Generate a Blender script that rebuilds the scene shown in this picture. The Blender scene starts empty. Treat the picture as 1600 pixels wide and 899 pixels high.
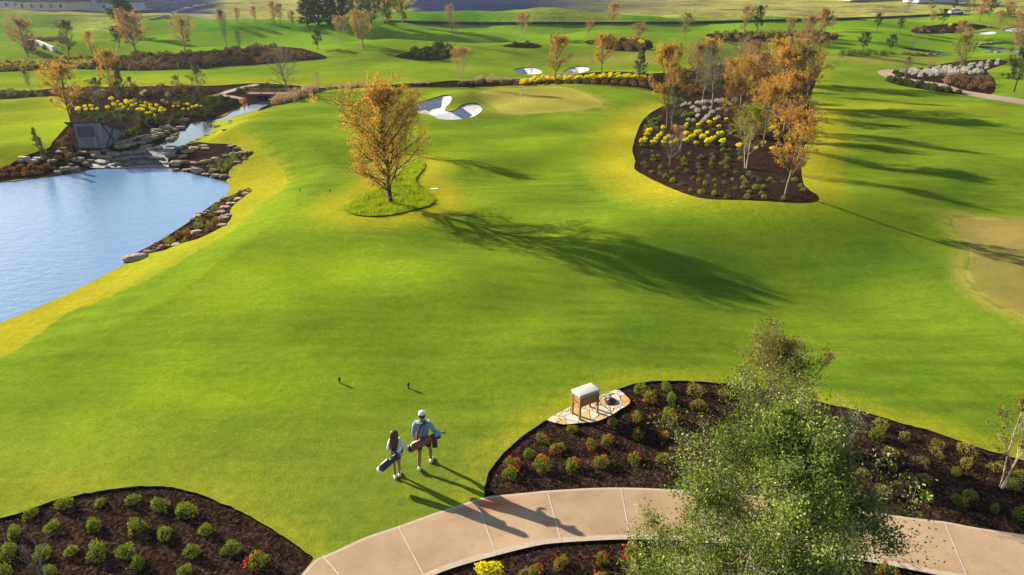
import bpy, bmesh, math, random
import numpy as np
from mathutils import Vector, Matrix, geometry
R = math.radians
rng = np.random.default_rng(7)
random.seed(7)
S = bpy.context.scene
COL = S.collection

# ---------------------------------------------------------------- camera, light, exposure
FPX, PITCH, CAMH = 1067.0, R(24.2), 11.7
cam_d = bpy.data.cameras.new('camera'); cam = bpy.data.objects.new('camera', cam_d); COL.objects.link(cam)
cam.location = (0, 0, CAMH); cam.rotation_euler = (R(90) - PITCH, 0, 0)
cam_d.sensor_width = 36; cam_d.lens = 36 * FPX / 1600; cam_d.clip_start = 0.1; cam_d.clip_end = 6000
S.camera = cam
SUN_AZ, SUN_EL = R(-57), R(19.5)
w = bpy.data.worlds.new('World'); S.world = w; w.use_nodes = True
nt = w.node_tree; nt.nodes.clear()
sky = nt.nodes.new('ShaderNodeTexSky'); sky.sky_type = 'NISHITA'; sky.sun_disc = False
sky.sun_elevation = SUN_EL; sky.sun_rotation = SUN_AZ; sky.altitude = 200; sky.air_density = 1.0; sky.dust_density = 0.8; sky.ozone_density = 1.5
bg = nt.nodes.new('ShaderNodeBackground'); bg.inputs[1].default_value = 0.068
wo = nt.nodes.new('ShaderNodeOutputWorld'); nt.links.new(sky.outputs[0], bg.inputs[0]); nt.links.new(bg.outputs[0], wo.inputs[0])
sd = bpy.data.lights.new('sun', 'SUN'); sd.energy = 5.0; sd.angle = R(0.5); sd.color = (1.0, 0.90, 0.74)
sun = bpy.data.objects.new('sun', sd); COL.objects.link(sun)
sv = Vector((math.sin(SUN_AZ) * math.cos(SUN_EL), math.cos(SUN_AZ) * math.cos(SUN_EL), math.sin(SUN_EL)))
sun.rotation_euler = sv.to_track_quat('Z', 'Y').to_euler(); sun.location = (0, 0, 60)
S.view_settings.view_transform = 'Standard'; S.view_settings.look = 'None'
S.view_settings.exposure = 1.53; S.view_settings.gamma = 1
S.render.engine = 'CYCLES'
S.cycles.max_bounces = 6; S.cycles.diffuse_bounces = 3; S.cycles.transmission_bounces = 4; S.cycles.volume_bounces = 0

# ---------------------------------------------------------------- materials
def mat(name, rough=0.9, spec=0.2):
    m = bpy.data.materials.new(name); m.use_nodes = True
    m.node_tree.nodes['Principled BSDF'].inputs['Roughness'].default_value = rough
    m.node_tree.nodes['Principled BSDF'].inputs['Specular IOR Level'].default_value = spec
    return m
class N:
    def __init__(s, m): s.m = m; s.t = m.node_tree; s.b = s.t.nodes['Principled BSDF']
    def new(s, k, **kw):
        n = s.t.nodes.new(k)
        for a, v in kw.items(): setattr(n, a, v)
        return n
    def link(s, a, b): s.t.links.new(a, b)
    def coord(s, scale=(1, 1, 1), rot=(0, 0, 0), out='Object'):
        c = s.new('ShaderNodeTexCoord'); mp = s.new('ShaderNodeMapping')
        mp.inputs['Scale'].default_value = scale; mp.inputs['Rotation'].default_value = rot
        s.link(c.outputs[out], mp.inputs[0]); return mp.outputs[0]
    def noise(s, scale, vec=None, detail=3, rough=0.55):
        n = s.new('ShaderNodeTexNoise'); n.inputs['Scale'].default_value = scale
        n.inputs['Detail'].default_value = detail; n.inputs['Roughness'].default_value = rough
        s.link(vec if vec is not None else s.coord(), n.inputs['Vector']); return n.outputs['Fac']
    def vor(s, scale, vec=None, feature='F1', out='Distance'):
        n = s.new('ShaderNodeTexVoronoi', feature=feature); n.inputs['Scale'].default_value = scale
        s.link(vec if vec is not None else s.coord(), n.inputs['Vector']); return n.outputs[out]
    def ramp(s, fac, stops):
        n = s.new('ShaderNodeValToRGB'); e = n.color_ramp.elements
        while len(e) > 2: e.remove(e[-1])
        for i, (p, c) in enumerate(stops):
            el = e[i] if i < 2 else e.new(p)
            el.position = p; el.color = (*c, 1) if len(c) == 3 else c
        s.link(fac, n.inputs[0]); return n.outputs[0]
    def mix(s, fac, a, b, mode='MIX'):
        n = s.new('ShaderNodeMix', data_type='RGBA', blend_type=mode)
        for i, v in ((0, fac), (6, a), (7, b)):
            if isinstance(v, (int, float)): n.inputs[i].default_value = v
            elif isinstance(v, tuple): n.inputs[i].default_value = (*v, 1)
            else: s.link(v, n.inputs[i])
        return n.outputs[2]
    def math(s, op, a, b=0.0, clamp=False):
        n = s.new('ShaderNodeMath', operation=op); n.use_clamp = clamp
        for i, v in ((0, a), (1, b)):
            if isinstance(v, (int, float)): n.inputs[i].default_value = v
            else: s.link(v, n.inputs[i])
        return n.outputs[0]
    def attr(s, name):
        n = s.new('ShaderNodeAttribute'); n.attribute_name = name; return n.outputs['Fac']
    def col(s, c):
        if isinstance(c, tuple): s.b.inputs['Base Color'].default_value = (*c, 1)
        else: s.link(c, s.b.inputs['Base Color'])
    def bump(s, h, strength=0.5, dist=0.02):
        n = s.new('ShaderNodeBump'); n.inputs['Strength'].default_value = strength; n.inputs['Distance'].default_value = dist
        s.link(h, n.inputs['Height']); s.link(n.outputs[0], s.b.inputs['Normal']); return n

MATS = {}
def turf_mat(name, g1, g2, dryc, bump=0.35, grain=1.0):
    m = mat(name, 1.0, 0.0); n = N(m)
    big = n.noise(0.09, n.coord((1, 1, 0.2)), 5, 0.62)
    mow = n.noise(0.5, n.coord((0.35, 2.6, 1), (0, 0, R(-28))), 5, 0.7)
    k = n.math('ADD', n.math('MULTIPLY', big, 0.65), n.math('MULTIPLY', mow, 0.55))
    c = n.ramp(k, [(0.47, g1), (0.70, g2)])
    tip = n.noise(3.5, n.coord(), 5, 0.75)
    fine = n.noise(34, n.coord(), 4, 0.8)
    dry = n.attr('dry')
    dm = n.math('ADD', dry, n.math('MULTIPLY', n.math('SUBTRACT', tip, 0.5), 0.9))
    dm = n.math('MULTIPLY', dm, n.math('GREATER_THAN', dry, 0.01))
    dm = n.math('MINIMUM', n.math('MAXIMUM', dm, 0.0), 1.0)
    dd = n.mix(n.math('MULTIPLY', dry, 1.0), (0, 0, 0), (1, 1, 1))
    sm = n.math('MULTIPLY', n.math('ADD', n.math('MULTIPLY', dm, 0.5), n.math('MULTIPLY', dry, 0.6)), 1.0, True)
    c = n.mix(sm, c, dryc)
    c = n.mix(n.attr('lime'), c, (0.27, 0.37, 0.012)); c = n.mix(n.attr('deep_shade'), c, (0.062, 0.130, 0.012))  # slope light and slope shade painted into the turf colour
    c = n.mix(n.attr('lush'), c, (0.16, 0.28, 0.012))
    c = n.mix(n.attr('tan'), c, (0.33, 0.27, 0.055))
    c = n.mix(1.0, c, n.ramp(fine, [(0.25, (1 - .42 * grain,) * 3), (0.75, (1 + .3 * grain,) * 3)]), 'MULTIPLY')
    c = n.mix(1.0, c, n.ramp(tip, [(0.3, (1 - .2 * grain,) * 3), (0.7, (1.12,) * 3)]), 'MULTIPLY')
    n.col(c)
    hgt = n.math('ADD', n.noise(20, n.coord(), 4, 0.7), n.math('MULTIPLY', n.noise(2.4, n.coord(), 3, 0.6), 1.5))
    spk = n.noise(11, n.coord((1, 1, 1)), 5, .8); c = n.mix(1.0, c, n.ramp(spk, [(0.3, (1 - .20 * grain,) * 3), (0.68, (1.12,) * 3)]), 'MULTIPLY'); n.col(c)
    patch = n.noise(0.6, n.coord(), 6, .75); c = n.mix(1.0, c, n.ramp(patch, [(0.36, (.86, .90, .95)), (0.62, (1.07, 1.04, 1))]), 'MULTIPLY'); n.col(c)
    n.bump(hgt, bump, 0.03)
    n.b.inputs['Sheen Weight'].default_value = .0; n.b.inputs['Sheen Roughness'].default_value = .45; n.b.inputs['Sheen Tint'].default_value = (.55, .75, .08, 1)
    return m
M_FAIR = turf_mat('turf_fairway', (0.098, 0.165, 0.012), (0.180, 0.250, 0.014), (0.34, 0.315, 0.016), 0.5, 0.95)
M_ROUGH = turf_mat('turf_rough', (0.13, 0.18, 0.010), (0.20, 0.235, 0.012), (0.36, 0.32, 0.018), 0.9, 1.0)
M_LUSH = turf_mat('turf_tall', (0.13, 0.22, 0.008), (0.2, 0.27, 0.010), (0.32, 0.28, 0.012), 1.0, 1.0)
M_GREEN2 = turf_mat('turf_green_dry', (0.215, 0.165, 0.042), (0.26, 0.20, 0.05), (0.24, 0.20, 0.05), 0.12, 0.35)
M_GREEN = turf_mat('turf_green', (0.25, 0.225, 0.035), (0.30, 0.26, 0.042), (0.32, 0.28, 0.06), 0.12, 0.35)

m = mat('far_field', 1, 0.0); n = N(m)
streak = n.noise(1.0, n.coord((0.012, 0.085, 1), (0, 0, R(4))), 6, 0.65)
c = n.ramp(streak, [(0.30, (0.05, 0.055, 0.045)), (0.40, (0.15, 0.14, 0.04)), (0.50, (0.32, 0.28, 0.07)), (0.58, (0.20, 0.22, 0.03)), (0.68, (0.42, 0.35, 0.12))])
c = n.mix(n.attr('lush'), c, (0.085, 0.20, 0.010)); c = n.mix(n.attr('scrub'), c, (0.006, 0.016, 0.055))  # dark blue scrub has the hillside's shade painted in
c = n.mix(n.attr('rock'), c, (0.34, 0.27, 0.22))
n.col(n.mix(1.0, c, n.ramp(n.noise(0.6, n.coord(), 5, 0.8), [(0.3, (.65,) * 3), (0.7, (1.25,) * 3)]), 'MULTIPLY')); n.bump(n.noise(0.5, n.coord(), 5, .7), .6, .5)
M_FIELD = m

m = mat('mulch', 1.0, 0.0); n = N(m)
ch = n.vor(16, n.coord((1, 1, 1)), 'F1', 'Color'); big = n.noise(0.9, n.coord(), 4, 0.6); fi = n.noise(30, n.coord(), 5, .8)
g = n.new('ShaderNodeRGBToBW'); n.link(ch, g.inputs[0])
c = n.ramp(n.math('ADD', n.math('MULTIPLY', g.outputs[0], .55), n.math('MULTIPLY', fi, .5)), [(0.25, (0.007, 0.004, 0.003)), (0.55, (0.028, 0.016, 0.011)), (0.85, (0.095, 0.056, 0.038))])
n.col(n.mix(1.0, c, n.ramp(big, [(0.3, (.7,) * 3), (0.7, (1.25, 1.2, 1.15))]), 'MULTIPLY'))
n.bump(n.math('ADD', n.math('MULTIPLY', g.outputs[0], .6), n.noise(12, n.coord(), 4, .7)), 1.0, 0.05)
M_MULCH = m
M_SOIL = mat('cut_soil', 1, 0.0); N(M_SOIL).col((0.022, 0.016, 0.010))
M_TURFEDGE = mat('turf_cut_edge', 1, 0.05); N(M_TURFEDGE).col((0.03, 0.035, 0.008))
m = mat('bank_stone', 1, 0.1); n = N(m); n.col(n.ramp(n.noise(3, n.coord(), 5, .7), [(.3, (.03, .028, .02)), (.7, (.16, .13, .09))])); n.bump(n.noise(5, n.coord(), 4, .7), 1, .1)
M_BANK = m

m = mat('sand', 1.0, 0.0); n = N(m); rk = n.new('ShaderNodeTexWave'); rk.inputs['Scale'].default_value = 1.6; rk.inputs['Distortion'].default_value = 3; n.link(n.coord((1, 1, 1), (0, 0, .5)), rk.inputs['Vector']); n.col(n.ramp(n.noise(1.2, n.coord(), 5, .7), [(.3, (.50, .485, .46)), (.7, (.68, .66, .63))])); n.bump(n.math('ADD', n.noise(2.0, n.coord((1, 2, 1)), 5, .7), n.math('MULTIPLY', rk.outputs['Fac'], .4)), .9, .12)
M_SAND = m

m = mat('path_concrete', 0.85, 0.25); n = N(m)
c = n.ramp(n.noise(0.8, n.coord(), 5, .65), [(.25, (.30, .195, .11)), (.55, (.42, .285, .165)), (.8, (.49, .345, .21))])
c = n.mix(1.0, c, n.ramp(n.noise(45, n.coord(), 3, .8), [(.3, (.86,) * 3), (.7, (1.1,) * 3)]), 'MULTIPLY')
c = n.mix(n.attr('stain'), c, (.36, .10, .035))
blot = n.noise(2.6, n.coord(), 6, .8); c = n.mix(n.ramp(blot, [(.56, (0, 0, 0)), (.70, (.5,) * 3)]), c, (.20, .13, .085))
sl = n.noise(0.35, n.coord((1, .4, 1)), 2, .5); c = n.mix(1.0, c, n.ramp(sl, [(.35, (.82, .80, .80)), (.65, (1.1, 1.1, 1.1))]), 'MULTIPLY')
n.col(c); n.bump(n.noise(60, n.coord(), 3, .7), .25, .01)
M_PATH = m
m = mat('path_joint', 0.8, 0.2); n = N(m); n.col(n.ramp(n.noise(6, n.coord(), 3), [(.3, (.44, .36, .27)), (.7, (.55, .46, .36))])); M_JOINT = m
m = mat('path_border_band', 0.8, 0.2); n = N(m); n.col(n.ramp(n.noise(5, n.coord(), 4, .7), [(.3, (.38, .29, .20)), (.7, (.49, .39, .28))])); M_BORDER = m
m = mat('trail_dirt', 0.95, 0.1); n = N(m); n.col(n.ramp(n.noise(1.5, n.coord(), 4), [(.3, (.27, .18, .13)), (.7, (.38, .27, .2))])); M_TRAIL = m

m = mat('flagstone', 0.8, 0.2); n = N(m)
wv = n.coord((1, 1, 0.01)); ds = n.new('ShaderNodeTexNoise'); ds.inputs['Scale'].default_value = 3; n.link(wv, ds.inputs['Vector'])
vm = n.new('ShaderNodeVectorMath', operation='ADD'); sc = n.new('ShaderNodeVectorMath', operation='SCALE'); sc.inputs['Scale'].default_value = 0.22
n.link(ds.outputs['Color'], sc.inputs[0]); n.link(wv, vm.inputs[0]); n.link(sc.outputs[0], vm.inputs[1])
vc = n.vor(2.9, vm.outputs[0], 'F1', 'Color'); ve = n.vor(2.9, vm.outputs[0], 'DISTANCE_TO_EDGE')
g = n.new('ShaderNodeSeparateColor'); n.link(vc, g.inputs[0])
c = n.ramp(g.outputs[0], [(0.1, (.56, .47, .34)), (0.4, (.66, .57, .45)), (0.6, (.60, .42, .17)), (0.8, (.55, .33, .09)), (0.97, (.68, .61, .52))])
c = n.mix(1.0, c, n.ramp(n.noise(9, n.coord(), 5, .7), [(.3, (.78,) * 3), (.7, (1.1,) * 3)]), 'MULTIPLY')
ed = n.ramp(ve, [(0.012, (0, 0, 0)), (0.035, (1, 1, 1))])
n.col(n.mix(ed, (.11, .08, .05), c)); n.bump(n.math('ADD', n.math('MULTIPLY', ed, 1.0), n.math('MULTIPLY', n.noise(8, n.coord(), 4), .4)), .9, .03)
M_FLAG = m

def water_mat(name, base, rip=0.35):
    m = mat(name, 0.06, 0.5); n = N(m); n.b.inputs['IOR'].default_value = 1.33; n.col(base)
    h = n.math('ADD', n.noise(1.6, n.coord((1, 1.6, 1), (0, 0, .5)), 4, .6), n.math('MULTIPLY', n.noise(7, n.coord((1, 1.5, 1)), 3, .6), .35))
    n.bump(h, rip, 0.05); return m
M_POND = water_mat('pond_water', (0.12, 0.22, 0.36), 0.6)
M_STREAM = water_mat('stream_water', (0.03, 0.045, 0.04), 0.10)
m = mat('falling_water', 0.45, 0.3); n = N(m)
f = n.noise(1.0, n.coord((2.6, 6.5, 3), (0, 0, R(-25))), 7, .85)
n.col(n.ramp(f, [(.44, (.02, .03, .035)), (.54, (.06, .085, .11)), (.64, (.50, .55, .60))])); n.bump(f, 1, .4)
M_FALLS = m

def rock_mat(name, a, b, c_):
    m = mat(name, 0.9, 0.15); n = N(m)
    oi = n.new('ShaderNodeObjectInfo')
    lay = n.noise(1.0, n.coord((1.2, 1.2, 7)), 4, .6); f = n.noise(4, n.coord(), 6, .75)
    c = n.ramp(n.math('ADD', n.math('MULTIPLY', lay, .5), n.math('MULTIPLY', f, .5)), [(.35, a), (.5, b), (.65, c_)])
    c = n.mix(1.0, c, n.ramp(oi.outputs['Random'], [(0, (.72, .68, .66)), (1, (1.15, 1.08, .98))]), 'MULTIPLY')
    n.col(c); n.bump(n.math('ADD', f, lay), 1, .08); return m
M_ROCK = rock_mat('limestone', (.10, .075, .05), (.33, .25, .17), (.52, .42, .31))
M_ROCK2 = rock_mat('limestone_pale', (.25, .18, .13), (.48, .37, .28), (.62, .50, .40))

def leaf_mat(name, stops, trans=0.35, rough=0.6, hueobj=0.12, gloss=0.0):
    m = bpy.data.materials.new(name); m.use_nodes = True; t = m.node_tree; t.nodes.clear()
    class Q(N):
        def __init__(s): s.m = m; s.t = t
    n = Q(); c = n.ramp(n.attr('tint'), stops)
    oi = n.new('ShaderNodeObjectInfo')
    c = n.mix(1.0, c, n.ramp(oi.outputs['Random'], [(0, (1 - hueobj,) * 3), (1, (1 + hueobj, 1 + hueobj * .7, 1))]), 'MULTIPLY')
    d = n.new('ShaderNodeBsdfDiffuse'); tr = n.new('ShaderNodeBsdfTranslucent'); gl = n.new('ShaderNodeBsdfGlossy')
    gl.inputs['Roughness'].default_value = rough; gl.inputs['Color'].default_value = (.9, .9, .85, 1)
    n.link(c, d.inputs[0]); n.link(n.mix(1.0, c, (1.35, 1.3, .7), 'MULTIPLY'), tr.inputs[0])
    mx = n.new('ShaderNodeMixShader'); mx.inputs[0].default_value = trans; n.link(d.outputs[0], mx.inputs[1]); n.link(tr.outputs[0], mx.inputs[2])
    m2 = n.new('ShaderNodeMixShader'); m2.inputs[0].default_value = gloss; n.link(mx.outputs[0], m2.inputs[1]); n.link(gl.outputs[0], m2.inputs[2])
    o = n.new('ShaderNodeOutputMaterial'); n.link(m2.outputs[0], o.inputs[0]); return m
L_ORANGE = leaf_mat('leaf_autumn', [(0, (.17, .09, .04)), (.35, (.42, .22, .055)), (.7, (.54, .32, .06)), (1, (.38, .33, .06))], .42)
L_RUST = leaf_mat('leaf_rust', [(0, (.15, .09, .055)), (.5, (.36, .21, .11)), (1, (.50, .32, .13))], .38)
L_OLIVEY = leaf_mat('leaf_olive_yellow', [(0, (.09, .09, .03)), (.5, (.21, .20, .055)), (.85, (.34, .28, .06)), (1, (.36, .22, .06))], .35)
L_YG = leaf_mat('leaf_yellow_green', [(0, (.09, .13, .015)), (.6, (.22, .24, .02)), (1, (.32, .26, .03))], .4)
L_EVER = leaf_mat('leaf_evergreen', [(0, (.02, .038, .014)), (.5, (.045, .07, .025)), (1, (.09, .115, .04))], .2, .45)
L_OAK = leaf_mat('leaf_live_oak', [(0, (.04, .075, .014)), (.5, (.13, .18, .036)), (.85, (.23, .28, .065)), (1, (.42, .42, .2))], .28, .35)
L_GREY = leaf_mat('leaf_greygreen', [(0, (.06, .07, .035)), (.5, (.13, .135, .075)), (1, (.22, .21, .13))], .25)
L_SILVER = leaf_mat('leaf_silver', [(0, (.25, .25, .25)), (.5, (.50, .49, .47)), (1, (.72, .70, .66))], .2)
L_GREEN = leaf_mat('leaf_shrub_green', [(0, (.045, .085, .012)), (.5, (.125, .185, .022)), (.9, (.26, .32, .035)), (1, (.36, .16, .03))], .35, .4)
L_DGREEN = leaf_mat('leaf_shrub_dark', [(0, (.022, .04, .012)), (.5, (.05, .075, .022)), (1, (.10, .12, .04))], .25)
L_LIME = leaf_mat('leaf_lime', [(0, (.11, .15, .03)), (1, (.27, .30, .06))], .4)
L_YELLOW = leaf_mat('leaf_yellow', [(0, (.48, .40, .006)), (.5, (.74, .64, .010)), (1, (.85, .76, .03))], .3, .6, .05)
L_RED = leaf_mat('petal_red', [(0, (.50, .03, .02)), (.6, (.68, .05, .03)), (1, (.75, .20, .05))], .25)
L_BROWN = leaf_mat('leaf_brown', [(0, (.045, .028, .018)), (.5, (.15, .09, .045)), (1, (.30, .18, .08))], .2)
L_PINK = leaf_mat('grass_plume', [(0, (.22, .13, .09)), (.5, (.38, .25, .18)), (1, (.52, .38, .27))], .3)
L_RED2 = leaf_mat('leaf_redbrown', [(0, (.10, .03, .02)), (.5, (.22, .08, .04)), (.8, (.30, .13, .05)), (1, (.12, .14, .03))], .25)
L_BLADE = leaf_mat('grass_blade', [(0, (.16, .25, .010)), (.5, (.25, .34, .014)), (1, (.40, .42, .02))], .4)
L_BLADE2 = leaf_mat('grass_blade_dry', [(0, (.15, .19, .012)), (.5, (.26, .25, .02)), (1, (.38, .31, .03))], .35)
L_CHIP = leaf_mat('mulch_chip', [(0, (.010, .006, .005)), (.55, (.04, .024, .018)), (.9, (.12, .07, .05)), (1, (.34, .25, .19))], .0, .6)
def bark(name, a, b):
    m = mat(name, .9, .1); n = N(m); f = n.noise(6, n.coord((1, 1, .25)), 4, .7); n.col(n.ramp(f, [(.3, a), (.7, b)])); n.bump(f, .8, .03); return m
B_DARK = bark('bark_dark', (.035, .026, .02), (.10, .075, .055))
B_BROWN = bark('bark_brown', (.10, .07, .045), (.27, .19, .13))
B_GREY = bark('bark_grey', (.12, .10, .085), (.27, .23, .19))
B_PALE = bark('bark_pale', (.28, .20, .14), (.50, .40, .31))
# ---------------------------------------------------------------- geometry of the ground
CP, SP = math.cos(PITCH), math.sin(PITCH)
def rays(px):
    px = np.atleast_2d(np.asarray(px, float)); cx = (px[:, 0] - 800) / FPX; cy = -(px[:, 1] - 449.5) / FPX
    return np.stack([cx, CP + cy * SP, -SP + cy * CP], 1)
def on_plane(px, z=0.0):
    d = rays(px); t = (z - CAMH) / np.minimum(d[:, 2], -1e-3)
    return np.stack([d[:, 0] * t, d[:, 1] * t], 1)
def seg_dist(P, poly, closed=True):
    A = np.asarray(poly, float); B = np.roll(A, -1, 0)
    if not closed: A, B = A[:-1], B[:-1]
    out = np.empty(len(P))
    for i in range(0, len(P), 20000):
        p = P[i:i + 20000, None, :]; ab = (B - A)[None]; ap = p - A[None]
        t = np.clip((ap * ab).sum(2) / np.maximum((ab * ab).sum(2), 1e-9), 0, 1)
        out[i:i + 20000] = np.sqrt(((ap - ab * t[..., None]) ** 2).sum(2)).min(1)
    return out
def inside(P, poly):
    A = np.asarray(poly, float); B = np.roll(A, -1, 0); res = np.zeros(len(P), bool)
    bb = (P[:, 0] >= A[:, 0].min()) & (P[:, 0] <= A[:, 0].max()) & (P[:, 1] >= A[:, 1].min()) & (P[:, 1] <= A[:, 1].max())
    idx = np.nonzero(bb)[0]
    if len(idx) == 0: return res
    x = P[idx, 0][:, None]; y = P[idx, 1][:, None]
    c = (A[:, 1][None] > y) != (B[:, 1][None] > y)
    dy = np.where(np.abs(B[:, 1] - A[:, 1]) < 1e-12, 1e-12, B[:, 1] - A[:, 1])
    xx = (B[:, 0] - A[:, 0])[None] * (y - A[:, 1][None]) / dy[None] + A[:, 0][None]
    res[idx] = ((c & (x < xx)).sum(1) % 2).astype(bool); return res
def smooth(px, n=3, closed=True):
    P = np.asarray(px, float); k = len(P); out = []
    for i in range(k if closed else k - 1):
        if closed: p0, p1, p2, p3 = P[i - 1], P[i], P[(i + 1) % k], P[(i + 2) % k]
        else: p0, p1, p2, p3 = P[max(i - 1, 0)], P[i], P[i + 1], P[min(i + 2, k - 1)]
        for j in range(n):
            t = j / n; out.append(0.5 * ((2 * p1) + (p2 - p0) * t + (2 * p0 - 5 * p1 + 4 * p2 - p3) * t * t + (3 * p1 - p0 - 3 * p2 + p3) * t ** 3))
    if not closed: out.append(P[-1])
    return np.array(out)
def sstep(d, a, b): t = np.clip((d - a) / (b - a), 0, 1); return t * t * (3 - 2 * t)

ZW1, ZW2 = -0.95, -0.25
POND_PX = [(-420,300),(-200,292),(0,284),(45,279),(89,274),(123,268),(150,263),(200,262),(240,260),(264,262),(285,267),(305,272),(330,278),(357,287),(354,305),(336,317),(295,347),(261,369),(239,382),(197,404),(197,411),(150,437),(89,467),(40,488),(0,505),(-120,556),(-420,690)]
STREAM_PX = [(243,231),(255,222),(271,219),(279,213),(278,206),(292,199),(300,191),(323,188),(335,186),(351,181),(360,175),(378,166),(400,161),(412,155),(430,151),(452,149),(440,156),(425,160),(415,166),(402,171),(388,176),(369,181),(357,186),(335,191),(330,195),(333,201),(325,208),(307,217),(296,222),(285,227),(280,231),(268,233)]
FALLS_PX = [(186,240),(215,233),(243,231),(268,233),(280,231),(270,241),(262,250),(264,262),(240,260),(200,262),(150,263),(140,258),(160,246)]
STRA_PX = [(1405,74),(1434,76),(1457,79),(1484,84),(1470,86),(1448,82),(1425,79)]
STRB_PX = [(1526,73),(1542,72),(1572,76),(1590,80),(1640,84),(1640,88),(1580,82),(1540,77)]
POND = on_plane(smooth(POND_PX), ZW1); STREAM = on_plane(smooth(STREAM_PX), ZW2); FALLS0 = on_plane(FALLS_PX, -0.6)
P1 = lambda u, v: on_plane([(u, v)])[0]
BUMPS = [  # px, amp, sx, sy
 ((1190, 338), 1.25, 6.0, 4.0), ((1270, 450), -0.75, 5.5, 4.0), ((980, 470), 0.3, 3, 4), ((610, 305), 0.35, 3, 3), ((690, 142), 1.3, 5.5, 3.0), ((722, 160), 0.8, 2.2, 2.2), ((850, 160), 0.4, 9, 6),
 ((560, 470), 0.35, 5, 4), ((320, 520), -0.25, 5, 3.5), ((430, 380), 0.35, 4.5, 6), ((820, 232), 0.5, 7, 3.5), ((560, 230), 0.4, 6, 5), ((1150, 250), 0.5, 6, 7),
 ((1450, 250), 0.3, 8, 6), ((1480, 185), 0.5, 10, 5), ((430, 205), 0.6, 6, 5), ((1420, 480), -0.2, 4, 4), ((200, 640), 0.15, 3, 2.5), ((1500, 600), 0.25, 4, 3), ((780, 640), -0.06, 3, 2), ((130, 205), 0.35, 4, 8)]
BC = np.array([P1(*b[0]) for b in BUMPS])
def hbase(x, y):
    h = np.zeros_like(x)
    for (c, a, sx, sy), b in zip(BUMPS, BC): h += a * np.exp(-((x - b[0]) / sx) ** 2 / 2 - ((y - b[1]) / sy) ** 2 / 2)
    near = sstep(y, 17, 26) * (1 - 0.5 * sstep(y, 60, 90))
    h += near * (0.10 * np.sin(x * .55 + y * .33 + .7 + np.sin(y * .21)) + 0.09 * np.sin(x * .31 - y * .62 + np.sin(x * .25)) + .04 * np.sin(x * .9 + y * .8 + 2))
    f = sstep(y, 80, 150)
    h += f * (0.9 * np.sin(x * .045 + 1.3) * np.sin(y * .06 + .4) + .5 * np.sin(x * .11 + y * .03) + .3 * np.sin(x * .21 - y * .1 + 1))
    h += 3.0 * np.exp(-((y - 205 - 8 * np.sin(x * .03)) / 26) ** 2) * sstep(y, 100, 150) * (0.75 + .35 * np.sin(x * .035 + 2)) + 1.15 * sstep(y, 95, 130) * np.sin(y * .16 + x * .02) * (1 - sstep(y, 230, 260))
    h += sstep(y, 240, 520) * 4.0 + sstep(y, 420, 1500) * 16
    return h
def H(P):
    P = np.atleast_2d(P); x, y = P[:, 0], P[:, 1]; h = hbase(x, y)
    for poly, z, Rr in ((STREAM, ZW2, 3.0), (POND, ZW1, 6.5), (FALLS0, None, 1.2)):
        bb = (x > poly[:, 0].min() - Rr) & (x < poly[:, 0].max() + Rr) & (y > poly[:, 1].min() - Rr) & (y < poly[:, 1].max() + Rr)
        i = np.nonzero(bb)[0]
        if len(i) == 0: continue
        d = seg_dist(P[i], poly); d[inside(P[i], poly)] = 0
        if z is None:
            zz = ZW1 + (ZW2 - ZW1) * np.clip(seg_dist(P[i], POND) / (seg_dist(P[i], POND) + seg_dist(P[i], STREAM) + 1e-6), 0, 1); zz[inside(P[i], POND)] = ZW1
        else: zz = z
        k = sstep(d, 0, Rr) if z is None else (0.45 * np.clip(d / Rr, 0, 1) + .55 * sstep(d, 0, Rr))
        h[i] = zz + (h[i] - zz) * k
    return h
def hit(px, up=0.0):
    """points of the ground seen at these pixels"""
    d = rays(px); n = len(d); lo = np.full(n, 4.0); hi = np.full(n, 4.0); done = np.zeros(n, bool)
    ts = np.geomspace(9, 3500, 260); prev = np.full(n, 8.0)
    for t in ts:
        a = np.nonzero(~done)[0]
        if len(a) == 0: break
        p = d[a] * t; z = p[:, 2] + CAMH; below = z < H(p[:, :2]) + up
        lo[a[below]] = prev[a[below]]; hi[a[below]] = t; done[a[below]] = True; prev[a] = t
    lo[~done] = 3400; hi[~done] = 3500
    for _ in range(16):
        mid = (lo + hi) / 2; p = d * mid[:, None]; b = p[:, 2] + CAMH < H(p[:, :2]) + up
        hi = np.where(b, mid, hi); lo = np.where(b, lo, mid)
    return (d * hi[:, None])[:, :2]
def at(u, v):
    p = hit([(u, v)]); return Vector((p[0, 0], p[0, 1], float(H(p)[0])))
def atz(p): p = np.atleast_2d(p); return Vector((p[0, 0], p[0, 1], float(H(p)[0])))

def pp(px, n=3): return hit(smooth(px, n))
UP = [(350,1040),(430,940),(470,899),(494,874),(520,863),(570,840),(620,823),(670,805),(707,793),(757,777),(803,772),(853,767),(920,763),(969,762),(1034,764),(1130,770),(1230,781),(1330,795),(1422,809),(1475,815),(1528,825),(1600,836),(1750,864),(2000,915)]
LO = [(2000,1010),(1750,955),(1600,923),(1457,897),(1376,881),(1290,868),(1200,857),(1120,849),(1047,844),(984,843),(942,844),(877,848),(837,853),(776,868),(719,884),(680,898),(620,925),(540,975),(470,1050)]
UPs = smooth(UP, 3, False); LOs = smooth(LO, 3, False)
PATH = hit(np.vstack([UPs, LOs]))
uw, lw = hit(UPs), hit(LOs)
def inset(poly, d):
    t = np.gradient(poly, axis=0); t /= np.linalg.norm(t, axis=1)[:, None]; nrm = np.stack([t[:, 1], -t[:, 0]], 1); return poly + nrm * d
PATHIN = np.vstack([inset(uw, .07), inset(lw, .15)])
B1 = [(-200,865),(-60,828),(0,810),(41,798),(88,781),(141,770),(200,761),(253,760),(297,768),(344,785),(391,807),(437,834),(469,856),(490,873)] + [(470,899),(430,940),(350,1040),(-200,1040)]
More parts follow.
